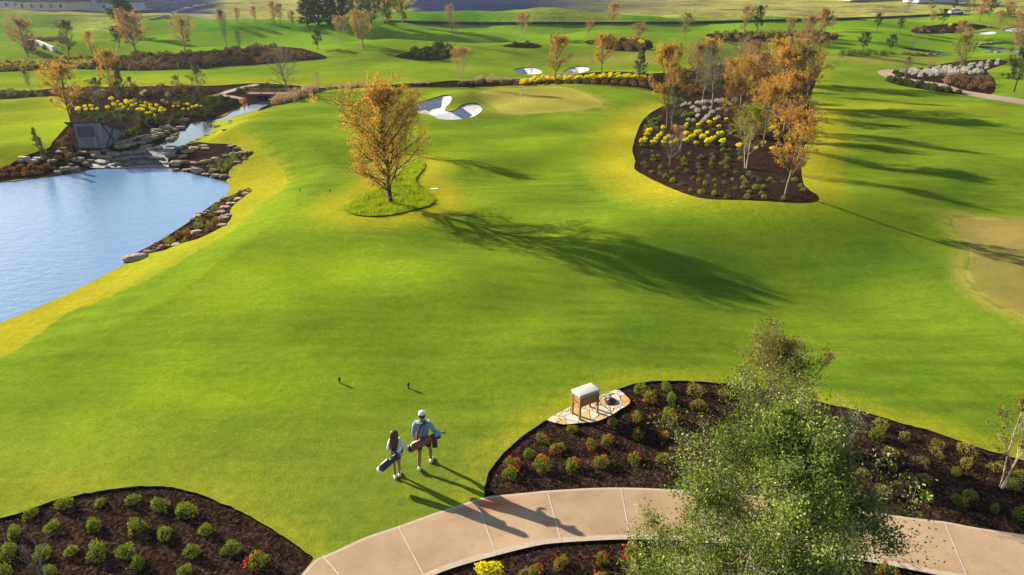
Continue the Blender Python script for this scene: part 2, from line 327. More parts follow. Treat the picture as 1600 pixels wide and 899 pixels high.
B1 = np.vstack([smooth(B1[:14], 3, False), np.array(B1[14:])])
b2t = smooth([(757,777),(757,762),(764,738),(780,716),(807,689),(834,669),(857,655),(890,637),(930,621),(969,607),(992,600),(1018,596),(1060,595),(1130,599),(1194,607),(1254,621),(1290,631),(1344,642),(1404,660),(1457,674),(1528,699),(1600,720),(1760,775),(2000,862)], 3, False)
B2 = np.vstack([b2t, UPs[::-1][0:-27]])
B3 = np.vstack([LOs, np.array([(470,1200),(2000,1200)])])
PATIO = [(855,657),(880,664),(903,662),(930,660),(950,652),(960,647),(970,640),(979,635),(985,628),(979,620),(970,612),(964,610),(956,612),(940,618),(910,630),(890,637),(870,648)]
ISLAND_L = [(1082,108),(1060,112),(1050,113),(1012,115),(975,112),(925,113),(895,117),(850,122),(800,125),(760,127),(707,126),(670,130),(635,131),(600,133),(555,134),(520,136),(491,138),(466,134),(437,132),(404,130),(378,131),(335,134),(285,134),(230,135),(180,136),(130,136),(93,137),(50,142),(0,141),(-120,142),(-120,160),(0,156),(32,154),(85,150),(95,153),(108,165),(110,190),(104,198),(82,222),(78,230),(62,236),(33,246),(15,258),(0,263),(-80,276),(-300,288),(-300,300)]
BACK = np.vstack([smooth(ISLAND_L, 2, False), np.array([(0,284),(89,274),(150,263),(200,250),(243,231),(271,219),(292,199),(335,186),(378,166),(420,158)]),
    smooth([(402,174),(415,171),(427,166),(445,163),(466,158),(485,149),(508,142),(543,138),(600,137),(640,137),(700,137),(760,136),(800,134),(875,131),(925,132),(975,135),(1012,139),(1025,145),(1048,150),(1072,156),(1060,160),(1032,168),(1012,180),(999,197),(990,225),(988,237),(993,252),(991,264),(1012,277),(1050,295),(1080,306),(1110,312),(1162,313),(1200,315),(1250,318),(1275,316),(1280,310),(1275,303),(1257,290),(1252,255),(1258,225),(1266,205),(1262,190),(1252,180),(1240,172),(1262,158),(1270,140),(1278,120),(1283,104),(1240,98),(1180,97),(1120,102)], 2, False)])
ROUGH1 = np.vstack([smooth([(-420,745),(-100,600),(0,558),(40,536),(107,487),(169,464),(249,427),(309,391),(356,364),(382,342),(405,320),(430,302),(448,286),(440,264),(415,240),(400,222),(372,203),(380,190),(400,180),(402,171)], 3, False), np.array([(330,200),(300,230),(264,262),(330,278),(340,300),(250,375),(190,415),(0,505),(-420,690)])])
ROUGH2 = smooth([(1329,228),(1322,250),(1317,278),(1313,296),(1305,325),(1240,330),(1150,322),(1080,322),(1010,318),(960,300),(935,280),(920,250),(925,220),(945,195),(985,170),(1020,158),(1100,170),(1230,165),(1300,160),(1327,178)], 3)
MOUND = [(538,327),(554,336),(578,339),(611,337),(643,330),(672,322),(678,313),(668,303),(655,293),(650,280),(664,262),(657,252),(640,258),(618,272),(600,288),(580,300),(558,311),(543,320)]
ISL7 = [(268,233),(285,229),(307,222),(325,224),(351,225),(369,227),(378,235),(394,238),(394,242),(378,253),(362,262),(357,272),(353,284),(330,278),(305,272),(285,267),(264,262),(259,250)]
B8 = [(197,411),(203,411),(227,398),(258,391),(281,381),(308,374),(336,361),(355,349),(362,339),(359,330),(367,319),(381,308),(392,298),(388,294),(367,303),(351,310),(336,317),(295,347),(261,369),(239,382),(197,402)]
S1 = [(646,164),(671,155),(695,148.6),(705,150),(704,159),(697,167),(695,171),(704,174),(714,170),(722,164),(740,160.6),(751,165),(753,172),(740,182),(716,187),(686,186),(674,180),(647,174)]
S2 = [(802,110),(815,106),(835,106),(845,110),(846,114),(837,116),(815,116)]
S3 = [(880,113),(895,105),(917,104),(921,109),(907,114),(893,115)]
S4 = [(1522,51),(1540,49),(1556,49),(1553,53),(1535,54)]
S5 = [(1567,47),(1580,43),(1600,44),(1606,48),(1580,50)]
G1 = [(740,149),(755,142),(790,138),(830,137),(860,136),(887,137),(912,145),(940,160),(937,167),(900,173),(850,177),(800,179),(778,173),(765,163)]
G2 = [(1600,343),(1540,341),(1500,339),(1488,344),(1492,358),(1508,376),(1516,397),(1511,428),(1525,453),(1555,475),(1600,492),(1720,540),(1900,560),(1900,345),(1720,343)]
B10 = [(1385,127),(1393,124),(1421,127),(1448,132),(1475,139),(1501,146),(1512,149),(1475,145),(1430,138),(1403,133)]
B11 = [(1393,114),(1398,110),(1430,108),(1450,105),(1485,98),(1524,94),(1572,94),(1571,101),(1542,110),(1553,124),(1556,138),(1548,148),(1528,145),(1501,140),(1475,131),(1439,126),(1409,120)]
PATH2 = [(1371,112),(1380,109),(1398,109),(1393,114),(1409,120),(1439,126),(1475,131),(1501,140),(1528,145),(1564,150),(1640,162),(1640,169),(1564,158),(1528,152),(1501,146),(1475,139),(1448,132),(1421,127),(1393,124),(1377,118)]
TRAIL = [(323,150),(339,147.5),(351,142.5),(378,135.5),(400,131),(404,133),(385,138),(358,145),(352,148.5),(366,150),(378,152.5),(384,155),(370,155),(355,152),(335,152)]
FARBEDS = {
 'hedge': [(-60,101),(0,99),(48,98),(100,92),(130,89),(175,87),(250,86),(325,80),(375,77),(400,74),(437,73),(480,78),(512,90),(495,94),(450,98),(400,102),(350,105),(300,109),(200,111),(100,108),(50,111),(0,113),(-60,114)],
 'b13': [(615,88.7),(637,82),(662,75),(700,72),(712,80),(705,89),(687,94),(662,95),(640,93)], 'b14': [(785,72),(805,68),(830,67),(847,72),(837,76),(800,75)],
 'b15': [(912,66),(935,61),(955,60),(987,62),(1012,66),(1021,74),(1005,80),(962,80),(935,74)], 'b16': [(1102,55),(1125,52),(1200,50),(1250,49),(1292,50),(1311,57),(1295,66),(1250,67),(1200,66),(1150,66),(1120,62)],
 'b17': [(1425,46),(1450,41),(1490,37),(1535,39),(1541,44),(1510,50),(1475,53),(1430,52)]}
FIELD = [(-400,-25),(-400,62),(0,52),(120,50),(230,53),(310,50),(400,48),(470,50),(560,46),(640,37),(800,38.5),(1000,38),(1200,34.5),(1300,32),(1375,29),(1500,23),(1600,20),(2100,12),(2100,-25)]

REG = []   # name, world polygon(s), material, drop, skirt material, kind
def reg(name, poly, m, drop=0.0, sm=None, label=None): REG.append([name, poly, m, drop, sm])
reg('pond', POND, M_POND, .05, M_BANK); reg('stream', STREAM, M_STREAM, .05, M_BANK)
reg('waterfall', hit(smooth(FALLS_PX, 2)), M_FALLS, .0)
reg('far_stream', pp(STRA_PX, 2), M_POND, .25, M_BANK); reg('far_stream', pp(STRB_PX, 2), M_POND, .25, M_BANK)
reg('path', PATHIN, M_PATH, .0); reg('path_border', PATH, M_BORDER, .0)
reg('stone_pavement', pp(PATIO, 2), M_FLAG, -.02, M_BANK)
reg('dirt_trail', pp(TRAIL, 2), M_TRAIL); reg('cart_path', pp(PATH2, 2), M_TRAIL)
for s in (S1, S2, S3, S4, S5): reg('sand_bunker', pp(s, 4), M_SAND, .10, M_TURFEDGE)
reg('putting_green', pp(G1), M_GREEN); reg('putting_green', pp(G2), M_GREEN2)
for b in (ISL7, B8): reg('mulch_bed', pp(b, 2), M_MULCH, .03, M_SOIL)
def ragged(W, amp=.010):
    out = []
    for i in range(len(W)):
        a, b = W[i], W[(i + 1) % len(W)]; L = np.linalg.norm(b - a); n_ = int(min(max(L / .13, 1), 60)) if min(abs(a[0]), abs(b[0])) < 22 and a[1] > 9.5 else 1
        for k in range(n_): out.append(a + (b - a) * k / n_)
    out = np.array(out); near = (out[:, 1] > 10) & (out[:, 1] < 25) & (np.abs(out[:, 0]) < 22); keep = seg_dist(out, PATH) > .12
    return out + rng.normal(size=out.shape) * amp * (near & keep)[:, None]
for b in (B1, B2, B3): reg('mulch_bed', ragged(hit(b)), M_MULCH, .05, M_SOIL)
reg('mulch_bed', hit(BACK), M_MULCH, .05, M_SOIL)
for b in (B10, B11): reg('mulch_bed', pp(b, 2), M_MULCH, .06, M_SOIL)
for b in FARBEDS.values(): reg('mulch_bed', pp(b, 2), M_MULCH, .06, M_SOIL)
reg('grass_mound', pp(MOUND, 3), M_LUSH, -.05, M_TURFEDGE)
reg('rough_grass', hit(ROUGH1), M_ROUGH, 0); reg('rough_grass', hit(ROUGH2), M_ROUGH, 0)
reg('field', pp(FIELD, 2), M_FIELD, 0)
POLY = {}
for r_ in REG: POLY.setdefault(r_[0], []).append(r_[1])
BEDS = POLY['mulch_bed']   # 0 peninsula, 1 lower shore, 2 B1, 3 B2, 4 B3, 5 back+island, 6 B10, 7 B11, 8.. far
WATERS = [POND, STREAM, POLY['waterfall'][0]]

def smoothdist(P, poly, w):
    d = seg_dist(P, poly); d[inside(P, poly)] = 0; return 1 - sstep(d, 0, w)
def blob(P, px, sx, sy=None):
    c = hit([px])[0]; sy = sy or sx; return np.exp(-((P[:, 0] - c[0]) / sx) ** 2 - ((P[:, 1] - c[1]) / sy) ** 2)
def prop(o, label=None, cat=None, group=None, kind=None):
    if label: o['label'] = label
    if cat: o['category'] = cat
    if group: o['group'] = group
    if kind: o['kind'] = kind
    return o

def build_ground():
    g = []
    vs = np.concatenate([np.arange(-27.5, 0, 1.6), np.arange(0, 60, 2.6), np.arange(60, 150, 4.2), np.arange(150, 960, 8.5)])
    for i, v in enumerate(vs):
        step = 9.0 if v > 60 else 13.0
        us = np.concatenate([np.arange(-700, -40, 45), np.arange(-40, 1640, step), np.arange(1640, 2400, 45)]) + (i % 2) * step / 2
        g.append(np.stack([us, np.full_like(us, v)], 1))
    for v in (1000, 1080, 1200, 1400, 1800): us = np.arange(-900, 2600, 70.); g.append(np.stack([us, np.full_like(us, v)], 1))
    G = np.vstack(g); G = G + rng.uniform(-.25, .25, G.shape) * np.array([[6, 1.]]); Wd = on_plane(G)
    ex = []
    for yy in (-80, -40, -15, -5, 1, 10, 20, 40, 70, 110, 160, 230, 320, 450, 640, 900, 1300, 1800, 2600):
        for xx in (-1500, -900, -600, -400, -260, -170, -110, -70, -40, -20, 0, 20, 40, 70, 110, 170, 260, 400, 600, 900, 1500):
            ex.append((xx + 3, yy))
    ex = np.array(ex, float); hw = np.abs(ex[:, 0]) > 1.55 * np.maximum(ex[:, 1], 0) + 2; far = ex[:, 1] > 560
    near = ex[:, 1] < 3; ex = ex[hw | far | near]
    Wd = Wd[Wd[:, 1] < 1500]
    # no grid point too near a constraint line
    verts = []; edges = []
    for r_ in REG:
        P = r_[1]; keep = [0]
        for i in range(1, len(P)):
            if np.linalg.norm(P[i] - P[keep[-1]]) > 0.02: keep.append(i)
        P = P[keep]; fine = []
        for i in range(len(P)):
            a_, b_ = P[i], P[(i + 1) % len(P)]; n_ = max(1, min(40, int(np.linalg.norm(b_ - a_) / max(.6, .018 * abs(a_[1])))))
            fine += [a_ + (b_ - a_) * k / n_ for k in range(n_)]
        P = np.array(fine); k0 = len(verts)
        for i, p in enumerate(P): verts.append((p[0], p[1])); edges.append((k0 + i, k0 + (i + 1) % len(P)))
    allv = np.vstack([np.array(verts), Wd, ex])
    V2, _, F, _, _, _ = geometry.delaunay_2d_cdt([Vector(p) for p in allv.tolist()], edges, [], 0, 1e-4)
    V = np.array([(p[0], p[1]) for p in V2]); F = np.array([(f[0], f[k], f[k + 1]) for f in F for k in range(1, len(f) - 1)])
    Z = H(V)
    e = 0.05
    nx = -(H(V + [e, 0]) - H(V - [e, 0])) / (2 * e); ny = -(H(V + [0, e]) - H(V - [0, e])) / (2 * e)
    NR = np.stack([nx, ny, np.ones_like(nx)], 1); NR /= np.linalg.norm(NR, axis=1)[:, None]
    # winding
    a, b, c = V[F[:, 0]], V[F[:, 1]], V[F[:, 2]]
    cr = (b - a)[:, 0] * (c - a)[:, 1] - (b - a)[:, 1] * (c - a)[:, 0]; F[cr < 0] = F[cr < 0][:, ::-1]
    F = F[np.abs(cr) > 1e-7]
    cen = V[F].mean(1); rid = np.full(len(F), -1)
    for i, r_ in enumerate(REG):
        free = np.nonzero(rid < 0)[0]; rid[free[inside(cen[free], r_[1])]] = i
    # attributes of the turf
    x, y = V[:, 0], V[:, 1]
    dry = np.zeros(len(V)); lush = np.zeros(len(V)); tan = np.zeros(len(V))
    dry = np.maximum(dry, .85 * smoothdist(V, POND, 2.0)); 
    r1 = inside(V, REG[[r[0] for r in REG].index('rough_grass')][1]) | (seg_dist(V, POLY['rough_grass'][0]) < .02)
    dry = np.maximum(dry, r1 * np.clip(.95 - .05 * 0, 0, 1)); dry = np.where(r1, .55 + .4 * smoothdist(V, POND, 3.5), dry)
    isl = BEDS[5]; di = seg_dist(V, POLY['rough_grass'][1]); ii = inside(V, POLY['rough_grass'][1])
    dry = np.maximum(dry, np.where(ii, .35 + .55 * sstep(di, 0, 2.2), .35 * (1 - sstep(di, 0, 1.2)) * (V[:, 0] < 20)))
    dm = seg_dist(V, POLY['grass_mound'][0]); dry = np.maximum(dry, .9 * (1 - sstep(dm, .6, 3.2)) * (1 - sstep(V[:, 0], -4.5, -2.0) * .35) * (V[:, 0] < 0))
    dry = np.maximum(dry, .8 * blob(V, (662, 275), 1.2, 4))
    dry = np.maximum(dry, .45 * (1 - sstep(seg_dist(V, BEDS[3]), .15, 1.25))); dry = np.maximum(dry, .30 * (1 - sstep(seg_dist(V, BEDS[2]), .1, .9)))
    dry = np.maximum(dry, .6 * blob(V, (90, 755), 1.3, .6)); dry = np.maximum(dry, .5 * blob(V, (1430, 165), 8, 4)); dry = np.maximum(dry, .5 * blob(V, (1420, 72), 40, 8))
    dry = np.maximum(dry, .75 * smoothdist(V, POLY['mulch_bed'][5], 3.0) * (V[:, 0] < -25)); dry = np.maximum(dry, .5 * blob(V, (60, 190), 8, 12))
    dry = np.maximum(dry, .4 * blob(V, (700, 168), 5, 4)); dry = np.maximum(dry, .55 * smoothdist(V, BEDS[5], 2.0) * (V[:, 1] > 80) * (V[:, 0] > -40))
    dry *= np.where(inside(V, POLY['grass_mound'][0]), .25, 1)
    for c_ in ((100, 128, 30, 3), (300, 125, 30, 3)): dry = np.maximum(dry, .5 * blob(V, c_[:2], c_[2], c_[3]))
    tan = np.maximum.reduce([.9 * blob(V, (1360, 93), 13, 3), .8 * blob(V, (985, 94), 8, 3), .4 * blob(V, (1590, 52), 20, 8), .5 * blob(V, (905, 92), 5, 3)])
    tan += (V[:, 1] < 34) * (V[:, 0] < 12) * .0 + .18 * (1 - sstep(V[:, 1], 14, 19)) * (V[:, 0] < 6)
    for gp in POLY['putting_green']: tan = np.maximum(tan, .75 * (1 - sstep(seg_dist(V, gp), 0, 1.1)) * ~inside(V, gp))
    lush = sstep(y, 120, 138) * (1 - sstep(y, 205, 225)) * sstep(np.sin(x * .05 + y * .02) + 1.4, 0, 1); lush = np.maximum(lush, .9 * blob(V, (1600, 130), 9, 10)); lush = np.maximum(lush, .7 * blob(V, (1350, 85), 20, 4))
    scrub = sstep(y, 235, 260) * 0
    pv = np.stack([x, y], 1); D = CP * y + SP * (CAMH - Z); D = np.maximum(D, .1)
    bear = x / np.maximum(y, 1)
    scrub = sstep(y, 262, 285) * (1 - sstep(y, 480, 620)) * ((bear > -.52) & (bear < .3)) * np.clip(1.3 - 2.0 * np.maximum(bear + .05, 0) * 2, 0, 1) * np.where((bear > -.40) & (bear < -.14), 0.0, 1)  # far wooded slopes; their shade and blue haze are put into the colour
    rock = sstep(y, 255, 262) * (1 - sstep(y, 275, 285)) * (bear < -.40) * .8
    stain = np.exp(-(((x - (hit([(772, 786)])[0][0])) / .55) ** 2) - ((y - hit([(772, 786)])[0][1]) / .22) ** 2) * 1.1
    lush2 = sstep(np.sin(x * .028 + 1) + np.sin(y * .045 + x * .01), .7, 1.3) * (1 - sstep(y, 240, 280)) * .9
    lush = np.where(y > 215, np.maximum(lush * 0, lush2), lush)
    lime = np.zeros(len(V)); deep_shade = np.zeros(len(V))
    for q_, a_, s1, s2 in (((330, 600), .6, 3.5, 2.5), ((420, 430), .55, 3, 4), ((560, 430), .55, 3.5, 3), ((90, 700), .6, 3, 2), ((300, 205), .6, 6, 5), ((560, 210), .45, 6, 5), ((450, 330), .4, 4, 4), ((820, 235), .4, 9, 4), ((240, 400), .3, 3, 5), ((1200, 330), .35, 6, 2.2), ((60, 200), .6, 10, 12), ((200, 122), .5, 25, 5), ((700, 110), .3, 20, 5), ((880, 345), .25, 5, 2)): lime = np.maximum(lime, a_ * blob(V, q_, s1, s2))  # sunlit and backlit turf painted as lime patches, beside real tone differences
    for q_, a_, s1, s2 in (((1200, 440), .6, 6.5, 3.6), ((1420, 420), .5, 4, 3.5), ((1480, 560), .35, 4, 2.4), ((1000, 500), .35, 3, 2.5), ((250, 440), .35, 1.6, 4), ((760, 560), .25, 3, 2), ((700, 720), .3, 2.2, 1.4), ((1400, 230), .25, 8, 6), ((880, 205), .2, 4, 3)): deep_shade = np.maximum(deep_shade, a_ * blob(V, q_, s1, s2))  # shaded slopes painted as dark green patches, beside real tone differences
    wob = .75 + .35 * np.sin(x * .8 + 1.3 * np.sin(y * .5)) * np.sin(y * .7 + np.sin(x * .6)); lime *= wob * 1.25; deep_shade *= wob * 1.3
    A = dict(lime=np.clip(lime, 0, 1), deep_shade=np.clip(deep_shade, 0, 1), dry=np.clip(dry, 0, 1), lush=np.clip(lush, 0, 1), tan=np.clip(tan, 0, 1), scrub=np.clip(scrub, 0, 1), rock=np.clip(rock, 0, 1), stain=np.clip(stain, 0, 1))
    for i in range(-1, len(REG)):
        f = F[rid == i]
        if len(f) == 0: print('EMPTY REGION', i, REG[i][0]); continue
        name, poly, m_, drop, sm = REG[i] if i >= 0 else ('fairway', None, M_FAIR, 0, None)
        used, inv = np.unique(f, return_inverse=True); f2 = inv.reshape(f.shape); z = Z[used].copy(); P = V[used]; nr = NR[used].copy()
        if name == 'sand_bunker':
            di = seg_dist(P, poly); dep = (.62 if len(poly) > 60 else .6) ; z = z - drop - dep * sstep(di, 0, 1.0); nr = None
        elif name in ('pond', 'stream'): z[:] = (ZW1 if name == 'pond' else ZW2) - drop; nr[:] = (0, 0, 1)
        else: z = z - drop
        if name == 'waterfall': z += .03; nr = None
        if name == 'far_stream': z[:] = z.mean(); nr[:] = (0, 0, 1)
        co = np.column_stack([P, z]); faces = f2.tolist(); mi = [0] * len(faces)
        if sm is not None:
            ed = {}
            for t in f2.tolist():
                for k in range(3):
                    a_, b_ = t[k], t[(k + 1) % 3]; ed[(a_, b_)] = 1
            top = {}; extra = []
            for (a_, b_) in list(ed):
                if (b_, a_) in ed: continue
                for q in (a_, b_):
                    if q not in top: top[q] = len(co) + len(extra); extra.append((P[q, 0], P[q, 1], Z[used[q]])); extra.append((P[q, 0], P[q, 1], z[q]))
                faces.append([top[b_] + 1, top[a_] + 1, top[a_], top[b_]]); mi.append(1)
            co = np.vstack([co, np.array(extra)]) if extra else co
        me = bpy.data.meshes.new(name); me.from_pydata(co.tolist(), [], faces); me.materials.append(m_)
        if sm is not None: me.materials.append(sm); me.polygons.foreach_set('material_index', mi)
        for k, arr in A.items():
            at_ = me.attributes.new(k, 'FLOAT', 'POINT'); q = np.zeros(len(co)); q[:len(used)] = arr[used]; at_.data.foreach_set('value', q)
        me.polygons.foreach_set('use_smooth', [mi[k] == 0 for k in range(len(faces))])
        if nr is not None:
            nr = np.vstack([nr, np.zeros((len(co) - len(used), 3))]) if len(co) > len(used) else nr
            me.normals_split_custom_set_from_vertices(nr.tolist())
        o = bpy.data.objects.new(name, me); COL.objects.link(o); o['kind'] = 'structure'
build_ground()
# ---------------------------------------------------------------- mesh helpers
def link(name, me, m_, parent=None):
    o = bpy.data.objects.new(name, me); COL.objects.link(o)
    if m_ is not None and len(me.materials) == 0: me.materials.append(m_)
    if parent is not None: o.parent = parent
    return o
def npmesh(name, V, F, tint=None, smooth=False):
    V = np.asarray(V, np.float32); F = np.asarray(F, np.int32); k = F.shape[1]
    me = bpy.data.meshes.new(name); me.vertices.add(len(V)); me.vertices.foreach_set('co', V.ravel())
    me.loops.add(F.size); me.loops.foreach_set('vertex_index', F.ravel()); me.polygons.add(len(F))
    me.polygons.foreach_set('loop_start', np.arange(0, F.size, k, dtype=np.int32)); me.polygons.foreach_set('loop_total', np.full(len(F), k, np.int32))
    me.polygons.foreach_set('use_smooth', np.full(len(F), smooth))
    if tint is not None: a = me.attributes.new('tint', 'FLOAT', 'FACE'); a.data.foreach_set('value', np.asarray(tint, np.float32))
    me.update(calc_edges=True); return me
def segmesh(name, segs, sides_by_lvl=(7, 5, 4, 3, 3)):
    A = np.array([(*s[0], *s[1], s[2], s[3], s[4]) for s in segs]); Vs = []; Fs = []; off = 0
    for lv in range(5):
        a = A[A[:, 8] == lv]; ns = sides_by_lvl[lv]
        if len(a) == 0: continue
        p, q = a[:, 0:3], a[:, 3:6]; d = q - p; d /= np.maximum(np.linalg.norm(d, axis=1), 1e-6)[:, None]
        u = np.cross(d, np.where(np.abs(d[:, 2:3]) > .9, [[1., 0, 0]], [[0, 0, 1.]])); u /= np.linalg.norm(u, axis=1)[:, None]; v = np.cross(d, u)
        th = np.arange(ns) / ns * 2 * np.pi; ring = u[:, None] * np.cos(th)[None, :, None] + v[:, None] * np.sin(th)[None, :, None]
        V = np.concatenate([p[:, None] + ring * a[:, 6][:, None, None], q[:, None] + ring * a[:, 7][:, None, None]], 1).reshape(-1, 3)
        b = np.arange(len(a))[:, None] * 2 * ns; i = np.arange(ns)[None]; j = (i + 1) % ns
        F = np.stack([b + i, b + j, b + j + ns, b + i + ns], 2).reshape(-1, 4); Vs.append(V); Fs.append(F + off); off += len(V)
    return npmesh(name, np.vstack(Vs), np.vstack(Fs), smooth=True)
def leaves(name, C, size, g, droop=0.0, aspect=.55, tint=None, upright=0.0):
    C = np.asarray(C); n = len(C); a = g.normal(size=(n, 3)); a[:, 2] = a[:, 2] * (1 - .3 * abs(upright)) + upright * 1.5 - droop; a /= np.linalg.norm(a, axis=1)[:, None]
    b = np.cross(a, g.normal(size=(n, 3))); b /= np.linalg.norm(b, axis=1)[:, None]; s = (size * g.uniform(.6, 1.35, n))[:, None]
    V = np.stack([C - a * s, C + b * s * aspect, C + a * s, C - b * s * aspect], 1).reshape(-1, 3)
    F = np.arange(n * 4).reshape(n, 4); return npmesh(name, V, F, g.uniform(0, 1, n) if tint is None else tint)
def thing(name, label, cat, loc=(0, 0, 0), rz=0, group=None, s=1.0):
    o = bpy.data.objects.new(name, None); COL.objects.link(o); o.location = loc; o.rotation_euler = (0, 0, rz); o.scale = (s, s, s) if not hasattr(s, '__len__') else s
    o.empty_display_size = .2; return prop(o, label, cat, group)
def dup(root, loc, rz, s, label, group=None):
    r = root.copy(); COL.objects.link(r); r.location = loc; r.rotation_euler = (0, 0, rz); r.scale = (s, s, s) if not hasattr(s, '__len__') else s
    r['label'] = label
    if group: r['group'] = group
    elif 'group' in r: del r['group']
    for ch in root.children:
        c_ = ch.copy(); COL.objects.link(c_); c_.parent = r
    return r

# ---------------------------------------------------------------- trees
def nrm(v): return v / max(np.linalg.norm(v), 1e-9)
def perp(d, g): return nrm(np.cross(d, g.normal(size=3)))
def skeleton(g, Ht, Rad, prof, nl=28, nsub=7, ntw=4, asc=(30, 65), base=.22, r0=.02, wig=.12, stems=1, spread=.0, trop=.06, crook=.05):
    """tapered trunk(s), limbs, branches, twigs -> segments and leaf points (unit: metres)"""
    segs = []; pts = []
    def run(p, d, L, r, n, lvl, kids, kidlen, kr, tp):
        prev = p; rr = r; out = []
        for i in range(n):
            d = nrm(d + g.normal(size=3) * wig * (1.0 if lvl else crook / max(wig, .01)) + np.array([0, 0, tp])); q = prev + d * L / n; r2 = r * (1 - .78 * (i + 1) / n)
            segs.append((prev, q, rr, r2, lvl)); out.append((prev, q, d, rr)); prev, rr = q, r2
        return out
    for st in range(stems):
        az = st / stems * 6.283 + g.uniform(-.4, .4); d0 = nrm(np.array([math.cos(az) * spread, math.sin(az) * spread, 1.0]))
        p0 = np.array([math.cos(az), math.sin(az), 0]) * r0 * Ht * (1.0 if stems > 1 else 0)
        hs = Ht * (1 if st == 0 else g.uniform(.82, 1.0)); tr = run(p0, d0, hs * .97, r0 * Ht * (1 if stems == 1 else .6), 9, 0, 0, 0, 0, .05)
        n_l = max(4, nl // stems)
        for k in range(n_l):
            t = base + (1 - base) * ((k + g.uniform(0, .9)) / n_l) ** .95; f = t * 9; i = min(int(f), 8); a, b, dd, rr = tr[i]; p = a + (b - a) * (f - i)
            th = math.radians(asc[0] + (asc[1] - asc[0]) * (1 - t) + g.uniform(-8, 8)); az2 = k * 2.4 + g.uniform(-.5, .5)
            d = np.array([math.cos(az2) * math.sin(th), math.sin(az2) * math.sin(th), math.cos(th)]); L = Rad * prof(t) * g.uniform(.75, 1.12) / max(math.sin(th), .45)
            L = min(L, max((Ht * 1.02 - p[2]) / max(d[2], .25), .12 * Rad)) if th < 1.35 else L
            limb = run(p, d, L, max(rr * .52, .004 * Ht), 5, 1, 0, 0, 0, trop)
            for s_ in range(nsub):
                u = .22 + .78 * (s_ + g.uniform(0, 1)) / nsub; f2 = min(u * 5, 4.99); i2 = int(f2); a2, b2, d2, r2 = limb[i2]; p2 = a2 + (b2 - a2) * (f2 - i2)
                d3 = nrm(d2 * g.uniform(.5, 1.0) + perp(d2, g) * g.uniform(.5, .9)); L2 = L * g.uniform(.25, .5) * (1.15 - .5 * u)
                sub = run(p2, d3, L2, max(r2 * .5, .0016 * Ht), 3, 2, 0, 0, 0, trop)
                for w_ in range(ntw):
                    f3 = g.uniform(.3, 3); i3 = min(int(f3), 2); a3, b3, d4, r3 = sub[i3]; p3 = a3 + (b3 - a3) * (f3 - i3)
                    d5 = nrm(d4 + perp(d4, g) * .8); L3 = L2 * g.uniform(.3, .6); q3 = p3 + d5 * L3 * .5; q4 = q3 + nrm(d5 + g.normal(size=3) * .3 + [0, 0, .15]) * L3 * .5
                    segs.append((p3, q3, .0011 * Ht, .0008 * Ht, 3)); segs.append((q3, q4, .0008 * Ht, .0004 * Ht, 3)); pts += [p3, q3, (q3 + q4) / 2, q4, q4]
                pts.append(sub[-1][1])
    return segs, np.array(pts)
P_OVAL = lambda t: math.sin(math.pi * min(1, max(.02, (t - .08) / .92)) ** .8) * .95 + .06
P_PYR = lambda t: (1.12 - t) * .95 if t > .18 else .7
P_VASE = lambda t: .45 + .6 * t if t < .8 else max(.3, 1 - (t - .8) * 2.6)
P_MAIN = lambda t: max(.12, (1.0 - abs(t - .38) * .95 if t > .38 else .95 - (.38 - t) * .5) * (1.05 - max(0, t - .72) * 1.2))
P_COL = lambda t: .8 + .2 * math.sin(t * 6) if t < .85 else .45
def make_tree(name, label, cat, seed, Ht, Rad, prof, leafm, barkm, nleaf, lsize, group=None, lj=.03, hide_kids=False, droop=0, leafmask=None, aspect=.55, **kw):
    g = np.random.default_rng(seed); segs, pts = skeleton(g, Ht, Rad, prof, **kw)
    t = thing(name, label, cat, group=group)
    link('trunk', segmesh('trunk', segs), barkm, t)
    if nleaf:
        if leafmask is not None: pts = pts[leafmask(pts, g)]
        gs = kw.get('ntw', 4) * 5 + 1; wt = np.repeat(g.lognormal(0, .75, len(pts) // gs + 1), gs)[:len(pts)]; idx = g.choice(len(pts), nleaf, p=wt / wt.sum()); C = pts[idx] + g.normal(size=(nleaf, 3)) * lj * Ht
        ph = np.sin(C[:, 0] * 9 / Rad + 1) * np.sin(C[:, 1] * 8 / Rad) + np.sin(C[:, 2] * 11 / Ht + C[:, 0] * 4 / Rad)
        tint = np.clip(.5 + .16 * ph + g.normal(size=nleaf) * .22, 0, 1)
        link('crown', leaves('crown', C, lsize, g, droop, aspect, tint), leafm, t)
    return t
FAR = (9000, 9000, -500)   # prototypes are moved to their first place, never left here
USED = {}
def plant(proto, u, v, top=None, label='', group=None, s=None, rz=None, wide=1.0, unit=1.0, world=None):
    """stand a tree (made at height `unit`) on the ground at this point; top = pixel row its top reaches"""
    p = at(u, v) if world is None else world
    if s is None:
        d = rays([(u, top)])[0]; t = (p.y) / d[1]; h = CAMH + d[2] * t - p.z; s = max(h, .3) / unit / 1.09
    rz = random.uniform(0, 6.28) if rz is None else rz; sc = (s * wide, s * wide, s)
    if proto.name not in USED:
        USED[proto.name] = 1; proto.location = p; proto.rotation_euler = (0, 0, rz); proto.scale = sc; proto['label'] = label
        if group: proto['group'] = group
        elif 'group' in proto: del proto['group']
        return proto
    return dup(proto, p, rz, sc, label, group)
_tp = {}
